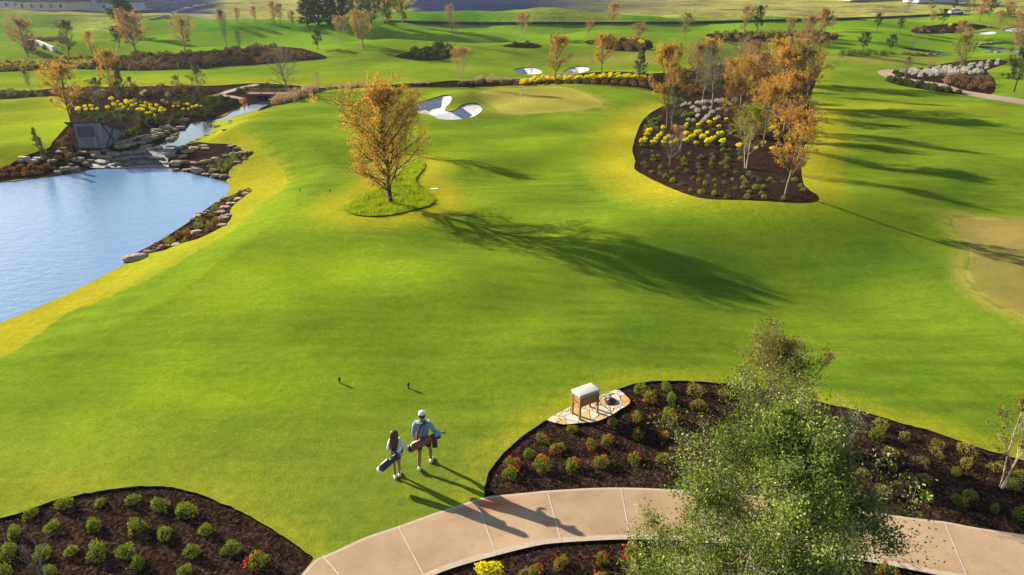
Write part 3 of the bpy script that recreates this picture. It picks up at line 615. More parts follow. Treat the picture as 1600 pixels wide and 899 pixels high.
def T(kind):
    if kind in _tp: return _tp[kind]
    k = kind
    far = dict(nl=22, nsub=5, ntw=3)
    D = {
     'autumn': lambda: make_tree('autumn_tree', '', 'tree', 11, 7, 2.6, P_OVAL, L_ORANGE, B_BROWN, 8500, .075, lj=.012, nl=30, nsub=7, ntw=4, base=.2),
     'autumn2': lambda: make_tree('autumn_tree', '', 'tree', 12, 7, 3.0, P_VASE, L_ORANGE, B_BROWN, 8500, .075, lj=.014, nl=26, nsub=7, ntw=4, base=.22, asc=(20, 55)),
     'rust': lambda: make_tree('autumn_tree', '', 'tree', 13, 7, 2.8, P_OVAL, L_RUST, B_BROWN, 8500, .075, lj=.014, nl=30, nsub=7, ntw=4, base=.2),
     'olivey': lambda: make_tree('broadleaf_tree', '', 'tree', 14, 7, 3.1, P_OVAL, L_OLIVEY, B_BROWN, 9500, .075, lj=.013, nl=30, nsub=7, ntw=4, base=.16),
     'yg': lambda: make_tree('broadleaf_tree', '', 'tree', 15, 7, 2.9, P_VASE, L_YG, B_PALE, 7500, .075, lj=.016, nl=26, nsub=7, ntw=5, base=.25, stems=3, spread=.1, asc=(15, 50), leafmask=lambda p, g: p[:, 2] > 3.4),
     'vee': lambda: make_tree('autumn_tree', '', 'tree', 16, 7, 3.0, P_VASE, L_RUST, B_PALE, 5200, .08, lj=.012, nl=27, nsub=6, ntw=4, base=.3, stems=3, spread=.22, asc=(15, 45)),
     'bare': lambda: make_tree('bare_tree', '', 'tree', 17, 7, 3.0, P_OVAL, L_RUST, B_GREY, 900, .05, nl=26, nsub=7, ntw=5, base=.2, asc=(25, 70)),
     'bare2': lambda: make_tree('bare_tree', '', 'tree', 18, 7, 2.4, P_VASE, L_GREY, B_GREY, 4200, .06, nl=26, nsub=6, ntw=5, base=.22, asc=(20, 50)),
     'ever': lambda: make_tree('evergreen_oak', '', 'tree', 19, 5, 2.0, P_OVAL, L_EVER, B_DARK, 6500, .075, lj=.022, base=.24, **far),
     'cedar': lambda: make_tree('cedar_tree', '', 'tree', 20, 6, 1.55, P_PYR, L_GREY, B_DARK, 6500, .07, lj=.016, base=.12, nl=40, nsub=5, ntw=3, asc=(50, 85)),
     'greyever': lambda: make_tree('evergreen_oak', '', 'tree', 23, 6, 2.0, P_OVAL, L_GREY, B_BROWN, 6000, .07, lj=.02, base=.18, **far),
     'pine': lambda: make_tree('dark_pine', '', 'tree', 21, 14, 3.4, P_PYR, L_DGREEN, B_DARK, 9000, .2, lj=.018, base=.06, nl=44, nsub=5, ntw=3, asc=(55, 88)),
     'tallyg': lambda: make_tree('tall_broadleaf_tree', '', 'tree', 22, 14, 4.2, P_OVAL, L_OLIVEY, B_BROWN, 9000, .19, lj=.022, base=.08, nl=40, nsub=6, ntw=3),
     'sapling': lambda: make_tree('small_sapling', '', 'tree', 24, 3, 1.0, P_VASE, L_RUST, B_PALE, 900, .045, nl=14, nsub=4, ntw=4, base=.25, stems=3, spread=.12, asc=(15, 40)),
     'shrubtree': lambda: make_tree('upright_shrub', '', 'shrub', 25, 3, 1.0, P_OVAL, L_GREY, B_BROWN, 4200, .05, lj=.025, nl=20, nsub=5, ntw=3, base=.04, asc=(15, 40)),
     'conifer': lambda: make_tree('narrow_conifer', '', 'conifer', 26, 4, .62, P_COL, L_GREY, B_DARK, 5200, .05, lj=.014, nl=44, nsub=4, ntw=3, base=.03, asc=(25, 45)),
    }
    _tp[k] = D[k](); return _tp[k]
UNIT = dict(ever=5, cedar=6, greyever=6, pine=14, tallyg=14, sapling=3, shrubtree=3, conifer=4)
def tree(kind, u, v, top, label, group=None, wide=1.0, rz=None):
    o = plant(T(kind), u, v, top, label, group, wide=wide, unit=UNIT.get(kind, 7), rz=rz); return o

# ---------------------------------------------------------------- shrubs
_sp = {}
def shrub_proto(kind, var):
    key = (kind, var)
    if key in _sp: return _sp[key]
    g = np.random.default_rng(hash(kind) % 1000 + var if False else sum(map(ord, kind)) + var * 17)
    def clump(n, rad, ht, size, z0=.02, hollow=.5, upright=0., aspect=.55, lob=4):
        d = g.normal(size=(n, 3)); d[:, 2] = np.abs(d[:, 2]) * .9 + .02; d /= np.linalg.norm(d, axis=1)[:, None]
        r_ = g.uniform(hollow, 1, n) ** .6; ax = g.normal(size=(lob, 3)); ax[:, 2] = abs(ax[:, 2]); ax /= np.linalg.norm(ax, axis=1)[:, None]
        lo = (np.maximum(d @ ax.T, 0) ** 3).max(1); r_ = r_ * (.62 + .45 * lo)
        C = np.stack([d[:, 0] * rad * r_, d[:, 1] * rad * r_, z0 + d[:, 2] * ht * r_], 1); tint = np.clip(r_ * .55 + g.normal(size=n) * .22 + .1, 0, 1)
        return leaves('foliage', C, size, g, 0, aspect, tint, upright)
    cfg = { # name, cat, radius, height, n, leafsize, material, second(part, mat, n, size, zfrac)
     'rose': ('rose_bush', 'shrub', .25, .33, 620, .020, L_GREEN), 'roseflower': ('rose_bush', 'shrub', .26, .33, 560, .020, L_GREEN),
     'faded': ('rose_bush', 'shrub', .30, .30, 330, .022, L_OLIVEY),
     'yellow': ('golden_shrub', 'shrub', .40, .85, 420, .05, L_YELLOW), 'silver': ('silver_shrub', 'shrub', .48, .5, 260, .15, L_SILVER),
     'green': ('green_shrub', 'shrub', .38, .40, 260, .05, L_GREEN), 'lime': ('lime_shrub', 'shrub', .36, .45, 220, .055, L_LIME), 'grey': ('grey_green_shrub', 'shrub', .42, .42, 300, .05, L_GREY),
     'hedgebrown': ('hedge_shrub', 'shrub', .6, .6, 280, .08, L_BROWN), 'under': ('understory_shrub', 'shrub', .6, .6, 280, .08, L_BROWN), 'dark': ('dark_green_shrub', 'shrub', .6, .6, 300, .08, L_DGREEN), 'brown': ('brown_shrub', 'shrub', .6, .6, 280, .08, L_BROWN), 'redbrown': ('russet_shrub', 'shrub', .38, .35, 240, .05, L_RED2),
     'olive': ('olive_shrub', 'shrub', .62, .6, 280, .085, L_OLIVEY), 'plume': ('plume_grass', 'ornamental grass', .5, .7, 320, .12, L_PINK), 'brightyellow': ('golden_shrub', 'shrub', .3, .45, 500, .035, L_YELLOW),
     'tuft': ('grass_tuft', 'ornamental grass', .3, .35, 200, .07, L_GREEN)}
    nm, cat, rad, ht, n, ls, m_ = cfg[kind]; t = thing(nm, '', cat); seg = []
    for k in range(7):
        a = g.uniform(0, 6.28); q = np.array([math.cos(a) * rad * .6, math.sin(a) * rad * .6, ht * .65]); seg.append((np.zeros(3), q, .010 * rad / .3, .004, 3))
    if kind == 'plume' or kind == 'tuft':
        link('blades', clump(n, rad, ht, ls, upright=1.1, aspect=.09 if kind == 'tuft' else .12), m_, t)
    elif kind in ('yellow', 'brightyellow'):
        link('foliage', clump(n, rad, ht * .45, ls, z0=ht * .50, upright=.3, aspect=.35 if kind == 'brightyellow' else .5), m_, t); link('lower_leaves', clump(160, rad * .85, ht * .55, ls, z0=.0), L_GREEN, t); link('stems', segmesh('stems', seg), B_BROWN, t)
    else:
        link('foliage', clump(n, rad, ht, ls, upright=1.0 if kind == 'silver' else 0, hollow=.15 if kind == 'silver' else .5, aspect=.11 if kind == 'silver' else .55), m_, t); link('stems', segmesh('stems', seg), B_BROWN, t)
    if kind in ('roseflower', 'rose', 'faded'):
        nf = {'roseflower': 9, 'rose': 0, 'faded': 0}[kind]
        for _ in range(nf):
            d = g.normal(size=3); d[2] = abs(d[2]) * .8 + .35; d = nrm(d); c0 = np.array([d[0] * rad * .86, d[1] * rad * .86, d[2] * ht * .86 + .03])
            C = c0 + g.normal(size=(11, 3)) * .014; link('blossom', leaves('blossom', C, .018, g, 0, .8), L_RED, t)
    _sp[key] = t; return t
_scount = {}
def shrub(kind, p, label, group=None, s=1.0, nvar=3, sz=1.0):
    k = _scount.get(kind, 0); _scount[kind] = k + 1; pr = shrub_proto(kind, k % nvar); s = s * random.uniform(.72, 1.25)
    loc = p if isinstance(p, Vector) else at(*p); loc = Vector((loc.x, loc.y, loc.z - .07 if False else loc.z - .06)); rz = random.uniform(0, 6.28); e_ = random.uniform(.85, 1.18); sc = (s * e_, s / e_, s * sz * random.uniform(.8, 1.2))
    if pr.name not in USED:
        USED[pr.name] = 1; pr.location = loc; pr.rotation_euler = (0, 0, rz); pr.scale = sc; prop(pr, label, None, group); return pr
    return dup(pr, loc, rz, sc, label, group)
def fill(kind, poly_px, spacing, label, group, s=1.0, jitter=.22, cap=200, rowang=.4, skip=None, sz=1.0, world=None, prob=1.0):
    W = hit(smooth(poly_px, 2)) if world is None else world
    c0 = W.mean(0); ca, sa = math.cos(rowang), math.sin(rowang); Q = (W - c0) @ np.array([[ca, -sa], [sa, ca]]); lo, hi = Q.min(0), Q.max(0)
    gx = np.arange(lo[0], hi[0], spacing); gy = np.arange(lo[1], hi[1], spacing * .9); G = np.array([(a + (j % 2) * spacing / 2, b) for j, b in enumerate(gy) for a in gx])
    if len(G) == 0: return
    G = G + rng.normal(size=G.shape) * jitter * spacing * .5; G = G @ np.array([[ca, sa], [-sa, ca]]) + c0; G = G[inside(G, W) & (seg_dist(G, W) > spacing * .25)]
    for wp in WATERS: G = G[~inside(G, wp) & (seg_dist(G, wp) > .5)]
    if skip is not None and len(G): G = G[~skip(G)]
    if len(G) > cap: G = G[rng.permutation(len(G))[:cap]]
    if len(G) == 0: return
    Z = H(G)
    for q, z in zip(G, Z):
        if random.random() < prob: shrub(kind, Vector((q[0], q[1], z)), label, group, s=s, sz=sz)

# ---------------------------------------------------------------- boulders
ROCKV = []
def rock_mesh(seed):
    g = np.random.default_rng(seed); bm = bmesh.new(); bmesh.ops.create_icosphere(bm, subdivisions=3, radius=.5)
    ax = g.normal(size=(12, 3)); ax /= np.linalg.norm(ax, axis=1)[:, None]; off = g.uniform(.27, .46, 12); fr = g.normal(size=(5, 3)) * 4; ph = g.uniform(0, 6, 5)
    for v in bm.verts:
        p = np.array(v.co)
        for a, o_ in zip(ax, off):
            d = p @ a
            if d > o_: p = p - a * (d - o_) * .92
        p[2] = np.clip(p[2], -.3, .27) ; p += nrm(p) * .012 * sum(math.sin(f @ p * 3 + h) for f, h in zip(fr, ph)); v.co = p
    me = bpy.data.meshes.new('boulder'); bm.to_mesh(me); bm.free()
    for p in me.polygons: p.use_smooth = False
    return me
for i in range(7): ROCKV.append([rock_mesh(40 + i), rock_mesh(40 + i)])
for a_, b_ in ROCKV: a_.materials.append(M_ROCK); b_.materials.append(M_ROCK2)
def rock(u, v, wpx, hpx, label, group=None, pale=0, rz=None, world=None, wm=None):
    """a boulder about wpx by hpx pixels wide and tall in the photo"""
    p = at(u, v) if world is None else world
    D = CP * p.y + SP * (CAMH - p.z); W = wpx * D / FPX if wm is None else wm; Hh = max(hpx * D / FPX * .8, W * .25) if wm is None else wm * .5
    o = bpy.data.objects.new('boulder', random.choice(ROCKV)[pale]); COL.objects.link(o); o.location = (p.x, p.y, p.z + Hh * .1)
    o.rotation_euler = (random.uniform(-.08, .08), random.uniform(-.08, .08), random.uniform(-.35, .35) + (math.pi if random.random() < .5 else 0) if rz is None else rz)
    o.scale = (W * 1.15, W * random.uniform(.65, .95), Hh * 1.6); return prop(o, label, 'boulder', group)
def rockline(px, n, wpx, hpx, label, group, pale=0, jit=1.5, closed=False):
    P = np.array(px, float); L = np.concatenate([[0], np.cumsum(np.linalg.norm(np.diff(P, axis=0), axis=1))])
    for i in range(n):
        t = (i + random.uniform(.3, .7)) / n * L[-1]; u = np.interp(t, L, P[:, 0]) + random.uniform(-jit, jit); v = np.interp(t, L, P[:, 1]) + random.uniform(-jit, jit) * .5
        k = random.uniform(.7, 1.35); rock(u, v, wpx * k, hpx * k, label, group, pale)

# ---------------------------------------------------------------- solid parts
def bm_box(bm, c, s, rot=None, bev=0.0):
    r_ = bmesh.ops.create_cube(bm, size=1); vs = r_['verts']; M = Matrix.Translation(c) @ (rot.to_4x4() if rot is not None else Matrix()) @ Matrix.Diagonal((*s, 1))
    bmesh.ops.transform(bm, matrix=M, verts=vs)
    if bev: bmesh.ops.bevel(bm, geom=list({e for v in vs for e in v.link_edges}), offset=bev, segments=2, affect='EDGES', profile=.6)
def bm_cyl(bm, p, q, r0, r1=None, n=16, cap=True):
    p, q = Vector(p), Vector(q); d = q - p; r1 = r0 if r1 is None else r1
    r_ = bmesh.ops.create_cone(bm, cap_ends=cap, segments=n, radius1=r0, radius2=r1, depth=d.length)
    bmesh.ops.transform(bm, matrix=Matrix.Translation((p + q) / 2) @ d.to_track_quat('Z', 'Y').to_matrix().to_4x4(), verts=r_['verts'])
def bm_sph(bm, c, s, n=16):
    r_ = bmesh.ops.create_uvsphere(bm, u_segments=n, v_segments=n // 2 + 2, radius=1); bmesh.ops.transform(bm, matrix=Matrix.Translation(c) @ Matrix.Diagonal((*s, 1)), verts=r_['verts'])
def lathe(bm, prof, n=24, c=(0, 0, 0)):
    rings = []
    for r_, z in prof: rings.append([bm.verts.new((c[0] + r_ * math.cos(k / n * 6.2832), c[1] + r_ * math.sin(k / n * 6.2832), c[2] + z)) for k in range(n)])
    for a, b in zip(rings, rings[1:]):
        for k in range(n): bm.faces.new((a[k], a[(k + 1) % n], b[(k + 1) % n], b[k]))
    bm.faces.new(rings[-1]); bm.faces.new(rings[0][::-1])
def solid(name, fn, m_, parent=None, smooth=False, loc=None):
    bm = bmesh.new(); fn(bm); bmesh.ops.recalc_face_normals(bm, faces=bm.faces); me = bpy.data.meshes.new(name); bm.to_mesh(me); bm.free()
    if smooth:
        for p in me.polygons: p.use_smooth = True
    o = link(name, me, m_, parent)
    if loc is not None: o.location = loc
    return o
def plain(name, c, rough=.7, spec=.3, var=.15, sc=8.0, bump=.0):
    m = mat(name, rough, spec); n = N(m); f = n.noise(sc, n.coord(), 4, .65)
    n.col(n.ramp(f, [(.3, tuple(x * (1 - var) for x in c)), (.7, tuple(min(x * (1 + var), 1) for x in c))]))
    if bump: n.bump(f, bump, .01)
    return m
# ================================================================ PLACEMENT
# ---- path joints (thin pale strips across the path)
for i, (a, b) in enumerate([((505,870),(530,899)),((622,822.5),(665,905)),((744,784),(776,868)),((855,766.5),(877,848)),((970,762),(985,843)),((1096,767),(1104,847)),((1222,780),(1232,861)),((1348,797),(1368,880)),((1475,815),(1512,903)),((1610,838),(1660,937))]):
    A, Bp = hit([a, b]); ts = np.linspace(.012, .988, 14)[:, None]; Cn = A + (Bp - A) * ts; d = (Bp - A) / np.linalg.norm(Bp - A); nn = np.array([-d[1], d[0]]) * .014
    L_, R_ = Cn + nn, Cn - nn; V = [(p[0], p[1], z + .005) for p, z in zip(L_, H(L_))] + [(p[0], p[1], z + .005) for p, z in zip(R_, H(R_))]
    me = bpy.data.meshes.new('path_joint'); me.from_pydata(V, [], [[k, k + 1, k + 15, k + 14] for k in range(13)]); me.materials.append(M_JOINT); o = bpy.data.objects.new('path_joint', me); COL.objects.link(o); o['kind'] = 'structure'

# ---- bark chips and turf blades near the camera
def pts_in(W, n, g, ymax=99):
    lo, hi = W.min(0), W.max(0); lo = np.maximum(lo, (-26, 8)); hi = np.minimum(hi, (26, ymax)); out = []
    tot = 0
    while tot < n:
        q = g.uniform(lo, hi, (n * 2, 2)); q = q[inside(q, W)]; out.append(q); tot += len(q)
        if len(q) == 0: break
    return np.vstack(out)[:n]
g = np.random.default_rng(5)
Q = np.vstack([pts_in(BEDS[2], 12000, g, 16), pts_in(BEDS[3], 26000, g, 24), pts_in(BEDS[4], 7000, g, 13)])
for r_ in REG:
    if r_[0] in ('path', 'path_border', 'stone_pavement'): Q = Q[~inside(Q, r_[1])]
C = np.column_stack([Q, H(Q) - .062 + g.uniform(0, .02, len(Q))]); n_ = len(C)
a = g.normal(size=(n_, 3)); a[:, 2] *= .35; a /= np.linalg.norm(a, axis=1)[:, None]; b = np.cross(a, [0, 0, 1.] + g.normal(size=(n_, 3)) * .35); b /= np.linalg.norm(b, axis=1)[:, None]; s = g.uniform(.008, .028, n_)[:, None]
V = np.stack([C - a * s - b * s * .3, C - a * s + b * s * .3, C + a * s + b * s * .3, C + a * s - b * s * .3], 1).reshape(-1, 3)
o = link('bark_chips', npmesh('bark_chips', V, np.arange(n_ * 4).reshape(-1, 4), g.uniform(0, 1, n_) ** 1.3), L_CHIP); prop(o, 'loose dark bark chips spread over the near mulch beds', 'bark chips', None, 'stuff')
# grass blades: tree mound, and ragged turf near the beds
def blades(name, Q, hgt, m_, label, wid=.012, lean=.5, zoff=0):
    n_ = len(Q); z = H(Q) + zoff; a = g.normal(size=(n_, 2)) * lean; h = hgt * g.uniform(.5, 1.3, n_); P = np.column_stack([Q, z]); t = P + np.column_stack([a * h[:, None], h]); sd_ = g.normal(size=(n_, 2)); sd_ /= np.linalg.norm(sd_, axis=1)[:, None]; w_ = np.column_stack([sd_ * wid, np.zeros(n_)])
    V = np.stack([P - w_, P + w_, t], 1).reshape(-1, 3); o = link(name, npmesh(name, V, np.arange(n_ * 3).reshape(-1, 3), g.uniform(0, 1, n_)), m_); prop(o, label, 'grass', None, 'stuff')
MW = POLY['grass_mound'][0]; Q = pts_in(MW, 16000, g); Q = Q[np.sin(Q[:, 0] * 5 + Q[:, 1] * 2) + np.sin(Q[:, 1] * 4 - Q[:, 0] * 2.3) + g.normal(size=len(Q)) * .8 > -.6]
blades('tall_grass', Q, .13, L_BLADE, 'tall bright green grass on the mound under the lone autumn tree', .025, .55, .03)

# ---- near shrubs
rows = [('along the lawn edge', [(48,803),(101,789),(158,785),(206,783),(250,791),(289,802)]), ('second from the lawn', [(23,833),(81,824),(145,823),(214,825),(257,836),(323,829)]),
        ('third from the lawn', [(14,864),(67,866),(112,861),(153,865),(198,865),(300,863),(362,859)]), ('closest to the camera', [(6,896),(78,896),(217,881),(290,893),(400,880)])]
ORD = ['first', 'second', 'third', 'fourth', 'fifth', 'sixth', 'seventh', 'eighth', 'ninth', 'tenth', 'eleventh', 'twelfth']
for rn, L in rows:
    for i, p in enumerate(L):
        fl = p == (400, 880)
        shrub('roseflower' if fl else 'rose', p, 'green rose bush with red blooms at the path end of the lower left bed' if fl else f'green rose bush, {ORD[i]} from left in the row {rn}, lower left bed', 'rose bushes in the lower left bed', s=.92)
def landmark(i, L, where): return f'{(ORD + ["thirteenth", "fourteenth", "fifteenth", "sixteenth", "seventeenth", "eighteenth", "nineteenth", "twentieth", "21st", "22nd", "23rd", "24th", "25th", "26th"])[i]} from left {where}'
RB = [(847,687),(828,711),(802,725),(798,741),(870,701),(847,732),(896,728),(894,672),(925,696),(949,690),(940,725),(998,682),(992,718),(996,653),(958,660),(1014,626),(1000,611),(1041,606),(1050,625),(1044,654),(1036,681),(1036,718)]
desc = ['red flowered rose bush beside the left tip of the flagstones', 'rose bush with sparse blooms left of the middle of the bed tip', 'orange red rose bush second from the sharp left tip of the bed', 'orange red rose bush closest to the sharp left tip of the bed',
 'red rose bush just below the flagstones on their left half', 'red rose bush above the path near its reddish stain', 'low red rose bush in the row along the path, left of the brightest one', 'tall red rose bush touching the front edge of the flagstones', 'wide rose bush full of red blooms below the wooden stand', 'rose bush with red blooms in front of the flagstones on their right half',
 'bright red rose bush in the row along the path, below the wooden stand', 'red rose bush right of the flagstone paving in the middle row', 'large red rose bush in the row along the path near the big oak', 'red rose bush right behind the shadow of the wooden stand', 'shaded rose bush at the front right corner of the flagstones', 'rose bush with two red blooms beside the orange stone',
 'small rose bush at the lawn edge right of the flagstones', 'leafy rose bush at the lawn edge left of the big oak', 'round green rose bush in the second row from the lawn, left of the big oak', 'red rose bush in the middle of the bed left of the big oak', 'red rose bush beside the left branches of the big oak', 'rose bush half covered by the left branches of the big oak']
for i, p in enumerate(RB): shrub('rose' if i in (1, 16, 17, 18) else 'roseflower', p, desc[i], 'red rose bushes in the bed above the path', s=.98)
RD = [(1087,612),(1091,634),(1131,616),(1369,682,1),(1413,681),(1377,665),(1393,707),(1466,695),(1395,732,1),(1441,721),(1464,707),(1510,705),(1443,749),(1496,739,1),(1510,725),(1448,777,1),(1498,785,2),(1516,774,1),(1553,795,1),(1594,806,2),(1558,731),(1350,740),(1420,752),(1380,770),(1580,760,1),(1595,745)]
for i, p in enumerate(RD):
    t_ = p[2] if len(p) > 2 else 0; u = p[0]
    side = 'behind the oak at the lawn' if u < 1200 else 'in the right bed'
    shrub(['faded', 'rose', 'roseflower'][t_], (p[0], p[1]), f'{["thin faded rose bush", "leafy rose bush", "red flowered rose bush"][t_]} {side}, ' + landmark(i if u < 1200 else sorted(q[0] for q in RD).index(u) - 3, RD, '').strip(), 'rose bushes behind and right of the big oak', s=.85)
for p, k, d in [((764,897),'brightyellow','bright golden shrub at the bottom edge beside the path'),((837,894),'roseflower','red rose bush right of the bright golden shrub, below the path'),((875,881),'roseflower','red rose bush close under the pale path edge'),((940,876),'roseflower','orange red rose bush in the middle below the path'),((988,870),'roseflower','dense rose bush with orange blooms under the pale path edge'),((1045,875),'roseflower','red rose bush at the left foot of the big oak, below the path'),((935,903),'roseflower','rose bush cut by the bottom edge below the middle of the path'),((990,903),'roseflower','rose bush cut by the bottom edge left of the big oak'),((820,899),'faded','small grey green bush right beside a red rose bush at the bottom edge'),((1385,899),'roseflower','rose bush at the right foot of the big oak')]:
    shrub(k, p, d, None, s=1.0 if k != 'faded' else .7)
g2 = np.random.default_rng(50)
t = make_tree('bare_sapling', 'leafless grey sapling rising before the lower left bed at the frame edge', 'sapling', 51, 1.6, .7, P_VASE, L_BROWN, B_GREY, 0, .02, nl=10, nsub=4, ntw=3, base=.3, stems=2, spread=.2, asc=(15, 45)); plant(t, 78, 925, None, t['label'], s=1.0)

# ---- near trees
big = make_tree('live_oak', '', 'tree', 61, 4.7, 2.25, lambda t: (1.05 if t < .5 else 1.05 - (t - .5) * 1.35), L_OAK, B_GREY, 105000, .031, lj=.024, nl=70, nsub=11, ntw=5, base=.05, asc=(28, 96), r0=.017, wig=.16, stems=2, spread=.12)
p = hit([(1160, 940)])[0]; plant(big, 0, 0, None, 'large leafy live oak in front of the path at lower right', s=.85, wide=1.08, world=Vector((p[0], p[1], float(H(p[None])[0]) - .06)), rz=.6)
ol = make_tree('olive_toned_tree', '', 'tree', 62, 3.3, 1.9, P_VASE, L_OLIVEY, B_GREY, 18000, .032, lj=.022, nl=40, nsub=9, ntw=6, base=.14, asc=(18, 62), stems=3, spread=.2)
plant(ol, 1210, 676, 532, 'thin olive and yellow leaved tree behind the big oak', unit=3.3)
tw = make_tree('bare_shrub', '', 'shrub', 63, 1.5, 1.1, P_VASE, L_SILVER, B_PALE, 350, .02, nl=22, nsub=7, ntw=4, base=.05, asc=(25, 70), stems=4, spread=.4); plant(tw, 1315, 700, 640, 'pale leafless twiggy shrub in the bed behind the oak, right side', unit=1.5)
cm = make_tree('crape_myrtle', '', 'tree', 64, 3.0, .75, P_VASE, L_OLIVEY, B_PALE, 3800, .032, lj=.015, nl=16, nsub=5, ntw=4, base=.3, asc=(12, 40), stems=3, spread=.09, r0=.016); plant(cm, 1565, 762, 622, 'slender pale stemmed crape myrtle at the right edge of the bed', unit=3.0)
main = make_tree('autumn_tree', '', 'tree', 65, 7, 2.75, P_MAIN, L_ORANGE, B_DARK, 34000, .042, lj=.013, nl=56, nsub=9, ntw=5, base=.12, asc=(20, 74), r0=.019, wig=.11); plant(main, 611, 318, 132, 'lone autumn tree with orange leaves on the grassy mound', unit=7, rz=2.2, wide=1.08)

# ---- island trees
IG = 'trees in the mulch island on the right'
for k, u, v, top, d, wd in [
 ('autumn2',1228,303,178,'olive orange tree closest to the camera in the island bed, near its right tip',1.05), ('yg',1165,263,168,'pale trunked yellow green tree in the middle of the island bed',.9),
 ('bare',1046,260,212,'small pale stemmed bare tree near the left side of the island bed',.9), ('sapling',1062,234,203,'small pinkish sapling among the yellow shrubs of the island bed',1.2),
 ('autumn',1042,200,74,'tall narrow orange tree on the left rim of the island bed',.62), ('greyever',1049,202,140,'grey green evergreen at the foot of the tall narrow orange tree',.9),
 ('bare2',1098,158,84,'bare grey tree among the silver shrubs, the left of two',.9), ('bare2',1113,167,78,'bare grey tree among the silver shrubs, the right of two',.95),
 ('autumn2',1103,134,70,'round orange tree at the back left of the island grove',.9), ('autumn2',1154,178,98,'orange tree with a forked dark trunk in the grove middle',.9),
 ('autumn',1218,168,80,'orange tree with pale trunk base on the right of the grove',1.0), ('olivey',1241,168,76,'tallest olive orange tree on the right rim of the grove',1.25),
 ('rust',1186,160,88,'russet tree in the middle of the grove behind the yellow green one',1.1), ('rust',1176,128,72,'russet brown tree at the back of the island grove',1.1), ('autumn',1212,132,66,'orange tree at the back right of the island grove',1.2),
 ('bare',1148,118,66,'purplish bare tree at the back of the island grove',1.2), ('rust',1255,132,62,'russet tree at the far right back corner of the grove',1.1), ('autumn',1195,200,130,'smaller orange tree behind the closest tree of the grove',1.0), ('autumn2',1140,150,100,'low orange tree behind the two grey ones',1.0)]:
    tree(k, u, v, top - (8 if v < 240 else 4), d, None, wd)

for k, u, v, top, d, wd in [('rust', 1250, 236, 168, 'russet tree on the right rim of the island bed', .9), ('autumn', 1192, 230, 140, 'olive orange tree between the pale trunked tree and the closest tree', .9), ('autumn', 1136, 206, 128, 'orange tree left behind the pale trunked tree', .8), ('autumn', 1224, 208, 120, 'orange tree right behind the closest tree of the grove', .9), ('rust', 1088, 134, 76, 'russet tree at the back left corner of the grove', .9), ('autumn', 1262, 150, 84, 'golden orange tree at the right rim behind the tallest one', .9),
 ('olivey', 634, 240, 168, 'olive toned tree hidden behind the lone autumn tree', .8)]: tree(k, u, v, top - (8 if v < 240 else 4), d, None, wd)
